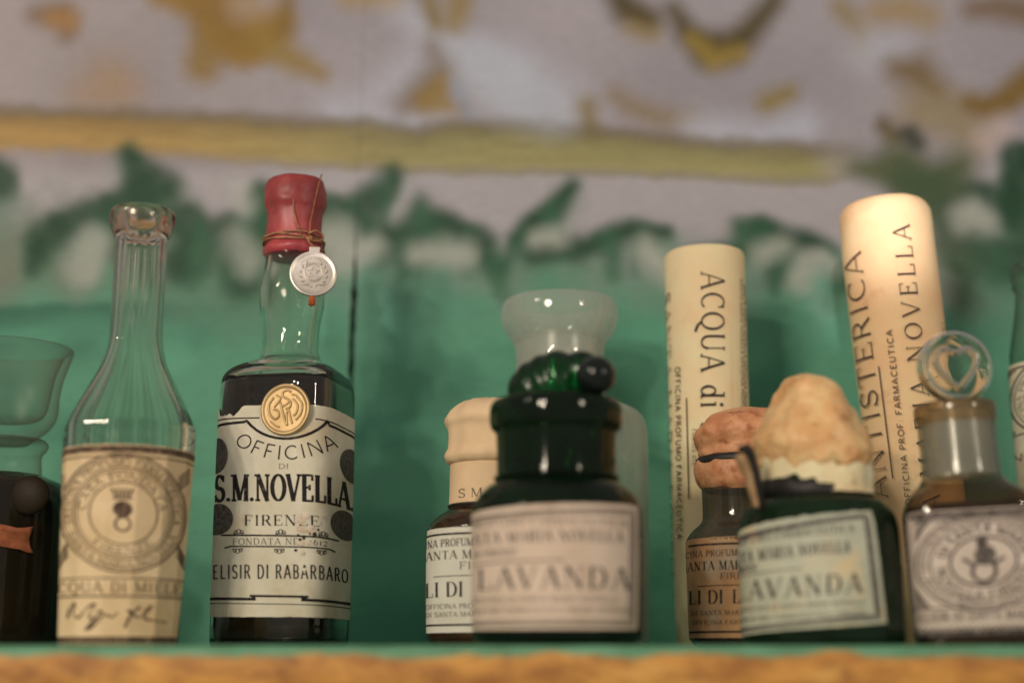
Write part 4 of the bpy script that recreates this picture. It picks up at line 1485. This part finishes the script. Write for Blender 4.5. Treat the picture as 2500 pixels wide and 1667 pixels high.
# pasted overlap of the paper
V, Fc = [], []
for j in range(31):
    y_ = 632 + (1582 - 632) * j / 30
    for i in range(7):
        u0, z_ = lb.px(1781 + (y_ - 632) * .012, y_)
        V.append(sf(u0 + .010 * i / 6, max(z_, .0005), .00022))
for j in range(30):
    for i in range(6):
        a = j * 7 + i
        Fc.append((a, a + 7, a + 8, a + 1))
mesh_obj('paper_overlap', V, Fc, M['tube_yellow'], t)

# ================================================================== 8  peach paper tube, leaning left
Y = .925
X0 = X(2281, 1575, Y)
ang = facing(X0, Y)
LEAN = -math.radians(3.1)
t = thing('paper_tube', 'taller peach paper tube leaning left, lettered ANTISTERICA reading upwards', 'tube', (X0, Y, 0), lean=LEAN)
loft('tube_wall', hwlev([(106, 1592), (111, 1585), (111, 1400), (111, 1000), (111, 620), (110, 545), (106, 520), (94, 503), (70, 494), (40, 490), (2, 489)], Y), M['tube_peach'], t, k=3, jitter=lump(.0009, 38, 3))
rb = R(111, 1000, Y)
sf = Surf(lambda z: rb + .0004, sec_round, ang, rb)
lb = Label(sf, X0, Y, 111, lean=LEAN)


def tilt_text(s, xt, yt, h, length, sty, track=.08):
    """text reading up a leaning tube: its end at (xt, yt), cap height h, letters' tops to the left"""
    for qd in layout(s, length / h, sty, track):
        o = []
        for a, b in qd:
            a, b = a * h, b * h
            yy = yt + (length - a)
            o.append(lb.px(xt - b + (yy - yt) * .118 * (1 - .10 * (yy - yt) / 1000), yy))
        lb.q.append(o)


tilt_text('ACQUA ANTISTERICA', 2109, 594, 40, 975, 'light', .14)
tilt_text('SANTA MARIA NOVELLA', 2215, 548, 38, 900, 'light', .32)
tilt_text('OFFICINA PROF: FARMACEUTICA', 2180, 800, 13, 430, 'sansbold', .16)
lb.line([(2152, 884), (2186, 1160)], 2.6, 12)
tilt_text('FIGLI', 2296, 784, 10, 44, 'sans', .1)
lb.print('lettering', M['ink_tube'], t, off=.0016)

# ================================================================== 9  bottle under orange wax
Y = .868
X0 = X(1812, 1575, Y)
ang = facing(X0, Y)
t = thing('waxed_bottle', 'small smoky bottle with crumbling orange wax cap and stained label', 'bottle', (X0, Y, 0))
PB9 = hwlev([(100, 1592), (112, 1584), (124, 1564), (128, 1545), (129, 1420), (129, 1335), (126, 1316), (112, 1296), (94, 1280), (86, 1266), (85, 1230), (86, 1190), (88, 1140)], Y)
loft('body', PB9, thin_glass('smoky', (.40, .38, .30), (.22, .20, .15), 1.6, frost=.20, dirt=.12, frostcol=(.26, .24, .19), rough=.08), t)
loft('liquid', hwlev([(98, 1584), (112, 1576), (120, 1556), (122, 1420), (121, 1340), (60, 1336)], Y), M['brown_glass_warm'], t)
loft('wax_collar', lev([(1722, 1900, 1200), (1706, 1912, 1184), (1698, 1918, 1160), (1698, 1920, 1140), (1704, 1916, 1126)], Y, X0), M['wax_orange'], t, jitter=lump(.0016, 90, 12), cap0=False, n=80)
loft('black_cord', lev([(1704, 1916, 1138), (1699, 1921, 1132), (1700, 1920, 1122), (1706, 1914, 1116)], Y, X0), M['black_band'], t, cap0=False, cap1=False)
loft('wax_cap', lev([(1712, 1908, 1124), (1704, 1916, 1112), (1706, 1918, 1098), (1698, 1922, 1080), (1694, 1924, 1062), (1704, 1920, 1044), (1726, 1910, 1022), (1760, 1890, 1006), (1800, 1862, 998), (1828, 1834, 996)], Y, X0), M['wax_orange'], t, jitter=lambda v, th, z: lump(.0006, 150, 3)(lump(.0024, 70, 4)(v, th, z), th, z), n=120, k=7)
rb = R(129, 1420, Y)
sf = Surf(rprofile(PB9), sec_round, ang, rb)
lb = Label(sf, X0, Y, 129)
lab = lb.paper('label', M['paper_stain'], t, [(1676, 1310), (1936, 1306), (1936, 1556), (1676, 1556)], nu=50, rag=.0003)
for y_ in (1326, 1541):
    lb.line([(1684, y_), (1936, y_)], 5, 20)
lb.text('OFFICINA PROFUMO FARMACEUTICA', 1636, 1340, 1962, 1356, 'roman', track=.08)
lb.text('SANTA MARIA NOVELLA', 1668, 1367, 1955, 1389, 'didone', track=.10)
lb.text('FIRENZE', 1760, 1397, 1862, 1412, 'roman')
lb.line([(1706, 1428), (1900, 1426)], 2, 14)
lb.text('LI DI', 1684, 1438, 1768, 1472, 'didone', track=.06)
lb.text('LAVANDA', 1790, 1438, 1930, 1472, 'didone', track=.06)
lb.text('DI SANTA MARIA NOVELLA', 1690, 1488, 1900, 1500, 'roman')
lb.text('OFFICINA FARMACEUTICA', 1690, 1512, 1900, 1523, 'roman')
lb.print('lettering', M['ink'], lab)

# ================================================================== 10  green lavender jar under a wax dome
Y = .777
X0 = X(2010, 1575, Y)
ang = facing(X0, Y)
t = thing('lavender_jar', 'green jar under a lumpy tan wax dome, with crooked pale label', 'jar', (X0, Y, 0))
PB10 = hwlev([(150, 1592), (180, 1586), (193, 1568), (195, 1545), (194, 1420), (192, 1310), (188, 1278), (178, 1250), (160, 1230), (140, 1220), (132, 1212), (128, 1180), (124, 1130)], Y)
loft('glass_body', PB10, M['green_jar_b'], t, n=96)
loft('paper_collar', lev([(1864, 2134, 1212), (1866, 2130, 1196), (1862, 2128, 1160), (1862, 2124, 1118), (1870, 2118, 1100)], Y, X0), M['cloth_white'], t, cap0=False, n=80, jitter=lump(.0014, 85, 7))
V, Fc = [], []
rbk = R(133, 1195, Y) + .0009
NB = 30
for i in range(NB + 1):
    a_ = ang + math.radians(-78 + 96 * i / NB)
    for j in range(3):
        y_ = 1181 + 4 * noise.noise(Vector((i * .4, 0, 2))) + (3 if i > NB * .55 else -4) + (1226 - 1181) * j / 2 - i * .10
        if i > NB * .8 and j == 0:
            y_ += 12
        V.append(Vector((math.sin(a_) * rbk, -math.cos(a_) * rbk, Z(y_, Y))))
for i in range(NB):
    for j in range(2):
        a = i * 3 + j
        Fc.append((a, a + 1, a + 4, a + 3))
ob = mesh_obj('black_band', V, Fc, M['black_band'], t)
ob.modifiers.new('thick', 'SOLIDIFY').thickness = .0006
# torn flap standing off at the left
V, Fc = [], []
flap = [(1866, 1232, .002), (1862, 1200, .004), (1856, 1165, .006), (1848, 1130, .009), (1838, 1098, .012), (1824, 1082, .013)]
fin = [(1852, 1236, -.002), (1843, 1205, .000), (1833, 1170, .003), (1826, 1140, .006), (1812, 1112, .009), (1803, 1090, .011)]
Yf = Y - .022
for a_, b_ in zip(catmull(flap, 3), catmull(fin, 3)):
    for k in range(4):
        h = k / 3
        p = a_ * (1 - h) + b_ * h
        p = p + np.array((3.5 * noise.noise(Vector((p[1] * .06, h * 3, 1))) * (1 if k in (0, 3) else 0), 0, 0))
        yy = Yf - p[2] - .004 * math.sin(h * PI)
        V.append(Vector((X(p[0], p[1], yy) - X0, yy - Y, Z(p[1], yy))))
nrow = len(V) // 4
for i in range(nrow - 1):
    for j in range(3):
        a = i * 4 + j
        Fc.append((a, a + 1, a + 5, a + 4))
ob = mesh_obj('torn_flap', V, Fc, M['black_band'], t)
ob.modifiers.new('thick', 'SOLIDIFY').thickness = .0005
V2 = [v + Vector((-.0021, .0014, -.0046 * (i_ / len(V)) - .0005)) for i_, v in enumerate(V)]
ob = mesh_obj('flap_paper', V2, Fc, surface('flap_paper', alb(176, 142, 104), alb(140, 106, 72), scale=80, rough=.8), t)
ob.modifiers.new('thick', 'SOLIDIFY').thickness = .0006
def dome_lump(v, th, z):
    v = lump(.0042, 40, 6)(v, th, z)
    v = lump(.0005, 130, 21)(v, th, z)
    low = float(smooth(Z(1060, Y), Z(1140, Y), np.array(z)))
    return v + Vector((0, 0, low * (.0045 * noise.noise(Vector((math.cos(th) * 3, math.sin(th) * 3, 4))) + .002 * noise.noise(Vector((math.cos(th) * 9, math.sin(th) * 9, 2))))))


loft('wax_dome', lev([(1872, 2118, 1150), (1858, 2124, 1134), (1848, 2126, 1112), (1840, 2124, 1088), (1842, 2118, 1066), (1858, 2108, 1040), (1872, 2096, 1012), (1884, 2076, 982), (1893, 2062, 956), (1908, 2046, 934), (1934, 2024, 920), (1985, 1995, 914)], Y, X0), M['wax_tan'], t, jitter=dome_lump, n=144, k=8)
rb = R(194, 1420, Y)
rfl = lambda z: float(np.interp(z, [Z(1330, Y), Z(1280, Y), Z(1235, Y)], [rb, rb * .985, rb * .90]))
sf = Surf(rprofile(PB10), sec_round, ang, rb)
lb = Label(sf, X0, Y, 194)


def ragtop(p, h, v):
    if v < .04:
        return p - np.array((0, .0008 * (1 + noise.noise(Vector((h * 22, 0, 8))))))
    return p


lab = lb.paper('label', M['paper_aqua'], t, [(1792, 1280), (2122, 1238), (2154, 1520), (1800, 1552)], nu=60, nv=26, torn=ragtop, rag=.0003, off=.0002)
for d_, w_ in ((12, 4), (19, 6)):
    lb.line([(1796, 1280 + d_ + 6), (2122 - d_, 1238 + d_ + 3), (2150 - d_, 1520 - d_), (1800, 1552 - d_)], w_, 24)
q = -.055
lb.text('PROFUMO FARMACEUTICA', 1780, 1300, 2078, 1320, 'roman', slope=q * 1.3, track=.12)
lb.text('SANTA MARIA NOVELLA', 1764, 1340, 2068, 1368, 'didone', slope=q * 1.2, track=.12)
lb.text('FIRENZE', 1802, 1372, 1856, 1388, 'roman', slope=q)
lb.line([(1812, 1396), (1960, 1386)], 2, 12)
lb.text('LAVANDA', 1798, 1414, 2096, 1462, 'didone', slope=q, track=.16)
lb.text('OFFICINA DI SANTA MARIA NOVELLA', 1812, 1478, 2100, 1490, 'roman', slope=q, track=.1)
lb.text('PROFUMO FARMACEUTICA FIRENZE', 1812, 1503, 2104, 1516, 'roman', slope=q, track=.1)
lb.print('lettering', M['ink_soft'], lab, off=.0005)

# ================================================================== 11  square bottle with ball stopper at the right
Y = .77
X0 = X(2392, 1575, Y)
ang = facing(X0, Y)
LEAN = -math.radians(2.2)
t = thing('disc_stopper_bottle', 'square brown bottle with clear round disc stopper and grey oval crest label', 'bottle', (X0, Y, 0), lean=LEAN)
secs = sec_square(6, ang * .7, ang)
P11 = [(140, 1590, 1), (150, 1584, 1), (154, 1570, 1), (155, 1400, 1), (154, 1262, 1), (150, 1234, 1), (140, 1214, .9), (122, 1196, .5), (104, 1180, .1), (96, 1168, 0)]
loft('body', hwlev(P11, Y), thin_glass('brown_clear', (.60, .48, .32), (.10, .06, .03), 1.6, frost=.05, dirt=.10, frostcol=(.30, .20, .10)), t, sec=secs, n=96, blend=True, cap1=False)
loft('neck', hwlev([(95, 1166), (93, 1150), (92, 1100), (92, 1034)], Y), M['stopper_pale'], t, cap0=False, cap1=False, k=2)
loft('liquid', hwlev([(134, 1584, 1), (146, 1578, 1), (152, 1560, 1), (153, 1400, 1), (151, 1262, 1), (144, 1236, 1), (80, 1232, 1)], Y), M['brown_glass_warm'], t, sec=secs, n=72, blend=True)
loft('lip', hwlev([(91, 1036), (95, 1026), (97, 1010), (96, 994), (90, 986), (70, 985), (62, 1000)], Y), M['amber_rim'], t, cap0=False, cap1=False)
loft('frosted_neck', hwlev([(84, 1160), (84, 1100), (80, 1010)], Y), M['frosted'], t, k=2, cap0=False, cap1=False)
V, Fc = [], []
px1 = R(1, 900, Y)
bc = Vector((0, 0, Z(897, Y)))
bx = X(2330, 897, Y) - X0 - math.tan(LEAN) * bc.z
bc.x = bx
n = 64
prof = catmull([(1, -20), (30, -20), (56, -17), (70, -18), (80, -23), (88, -14), (91, 0), (88, 14), (80, 23), (70, 18), (56, 17), (30, 20), (1, 20)], 4)
for (a, b) in prof:
    for j in range(n):
        th = 2 * PI * j / n
        V.append(bc + Vector((math.cos(th) * a, b, math.sin(th) * a)) * px1)
for i in range(len(prof) - 1):
    for j in range(n):
        Fc.append((i * n + j, i * n + (j + 1) % n, (i + 1) * n + (j + 1) % n, (i + 1) * n + j))
Fc.append(tuple(range(n - 1, -1, -1)))
Fc.append(tuple((len(prof) - 1) * n + j for j in range(n)))
stp = mesh_obj('disc_stopper', V, Fc, M['solid_clear'], t)
V, Fc = [], []
for off_ in (0,):
    hp = [(0, 62), (-46, 10), (-52, -26), (-30, -46), (0, -36), (30, -46), (52, -26), (46, 10)]
    cp = catmull(hp + [hp[0]], 4)[:-1]
    tube([bc + Vector((a * .92 * px1, -17 * px1, -b * .92 * px1)) for a, b in cp], 8 * px1, 8, True, V, Fc)
mesh_obj('moulded_heart', V, Fc, M['solid_clear'], stp)
V, Fc = tube([bc + Vector((0, 0, -86 * px1)), bc + Vector((0, 0, -110 * px1)), bc + Vector((0, 0, -200 * px1))], [30 * px1, 40 * px1, 60 * px1], 32)
mesh_obj('stopper_shank', V, Fc, M['frosted'], stp)
rb = R(154, 1400, Y)
sf = Surf(rprofile(hwlev(P11, Y)), secs, ang * .7, rb)
lb = Label(sf, X0, Y, 154, lean=LEAN, flat=True)
lab = lb.paper('label', M['paper_mauve'], t, [(2228, 1240), (2545, 1240), (2552, 1546), (2236, 1546)], nu=40, rag=.0003, off=.0004)
cx, cy2 = 2398, 1368
lb.line([(2232, 1250), (2540, 1250)], 14, 14)
lb.line([(2240, 1540), (2545, 1540)], 12, 14)
for r_, w_ in ((150, 4), (118, 3), (140, 2), (74, 6)):
    lb.ring(cx, cy2, r_, w_, .80)
lb.arc_text('OFFICINA PROFUMO FARMACEUTICA', cx, cy2, 122, 16, -100, 100, 'roman', ry=.8)
lb.arc_text('SANTA MARIA NOVELLA', cx, cy2, 138, 16, 250, 112, 'roman', True, ry=.8)
lb.arc_text('DI SANTA MARIA', cx, cy2, 82, 24, -80, 80, 'sansbold', ry=.85)
lb.arc_text('NOVELLA FIRENZE', cx, cy2, 108, 24, 262, 98, 'sansbold', True, ry=.85)
lb.disc(cx + 4, cy2 - 14, 24, 24)
lb.disc(cx - 4, cy2 - 46, 12, 18)
lb.ring(cx + 2, cy2 + 24, 26, 9)
lb.line([(cx - 46, cy2 - 8), (cx - 20, cy2 + 10)], 8, 3)
lb.line([(cx + 46, cy2 - 8), (cx + 20, cy2 + 10)], 8, 3)
for sx_ in (-1, 1):
    for k in range(7):
        lb.line([(cx + sx_ * (118 + k * 4), cy2 - 106 + k * 5), (cx + sx_ * (150), cy2 - 112 + k * 9)], 4, 2)
        lb.line([(cx + sx_ * (118 + k * 4), cy2 + 106 - k * 5), (cx + sx_ * (150), cy2 + 112 - k * 9)], 4, 2)
for k in range(22):
    lb.line([(2240 + k * 14, 1258), (2247 + k * 14, 1268), (2254 + k * 14, 1258)], 4, 1)
    lb.line([(2244 + k * 14, 1534), (2251 + k * 14, 1524), (2258 + k * 14, 1534)], 4, 1)
lb.line([(2240, 1478), (2545, 1478)], 3, 12)
lb.text('ELISIR DI SANTA MARIA', 2254, 1488, 2520, 1512, 'roman', track=.08)
lb.print('lettering', M['ink_soft'], lab, off=.0007)

# ================================================================== 12  sliver of a bottle at the right edge
Y = .945
X0 = X(2632, 1575, Y)
ang = facing(X0, Y)
t = thing('labelled_bottle', 'greenish clear bottle behind the disc stopper bottle, cut off by the right edge', 'bottle', (X0, Y, 0))
loft('glass_body', hwlev([(90, 1592), (104, 1582), (108, 1560), (106, 1200), (104, 900), (100, 850), (92, 810), (84, 770), (78, 730), (77, 712), (84, 700), (82, 690), (86, 668), (78, 648), (60, 640)], Y), thin_glass('green_clear', (.74, .84, .77), (.16, .22, .15), 2.2, frost=.03, dirt=.06), t, cap1=False)
rb = R(105, 1000, Y)
sf = Surf(lambda z: rb * 1.01, sec_round, ang, rb)
lb = Label(sf, X0, Y, 105)
lab = lb.paper('label', M['paper_white'], t, [(2463, 872), (2720, 872), (2740, 1330), (2480, 1330)], nu=40, rag=.0002, off=.0006)
cx, cy2 = 2570, 962
for r_, w_ in ((94, 4), (84, 2), (60, 3)):
    lb.ring(cx, cy2, r_, w_)
lb.arc_text('OFFICINA PROFUMO FARMACEUTICA', cx, cy2, 66, 13, -170, 170, 'roman')
lb.line([(2458, 884), (2660, 884)], 4, 12)
lb.line([(2458, 1048), (2665, 1048)], 3, 12)
lb.line([(2464, 884), (2464, 1040)], 4, 6)
for k in range(5):
    lb.line([(2462, 892 + k * 7), (2490 - k * 4, 890)], 3, 2)
    lb.line([(2462, 1036 - k * 7), (2490 - k * 4, 1040)], 3, 2)
lb.text('NOVELLA', 2480, 1094, 2660, 1112, 'sansbold')
lb.print('lettering', M['ink'], lab, off=.0009)
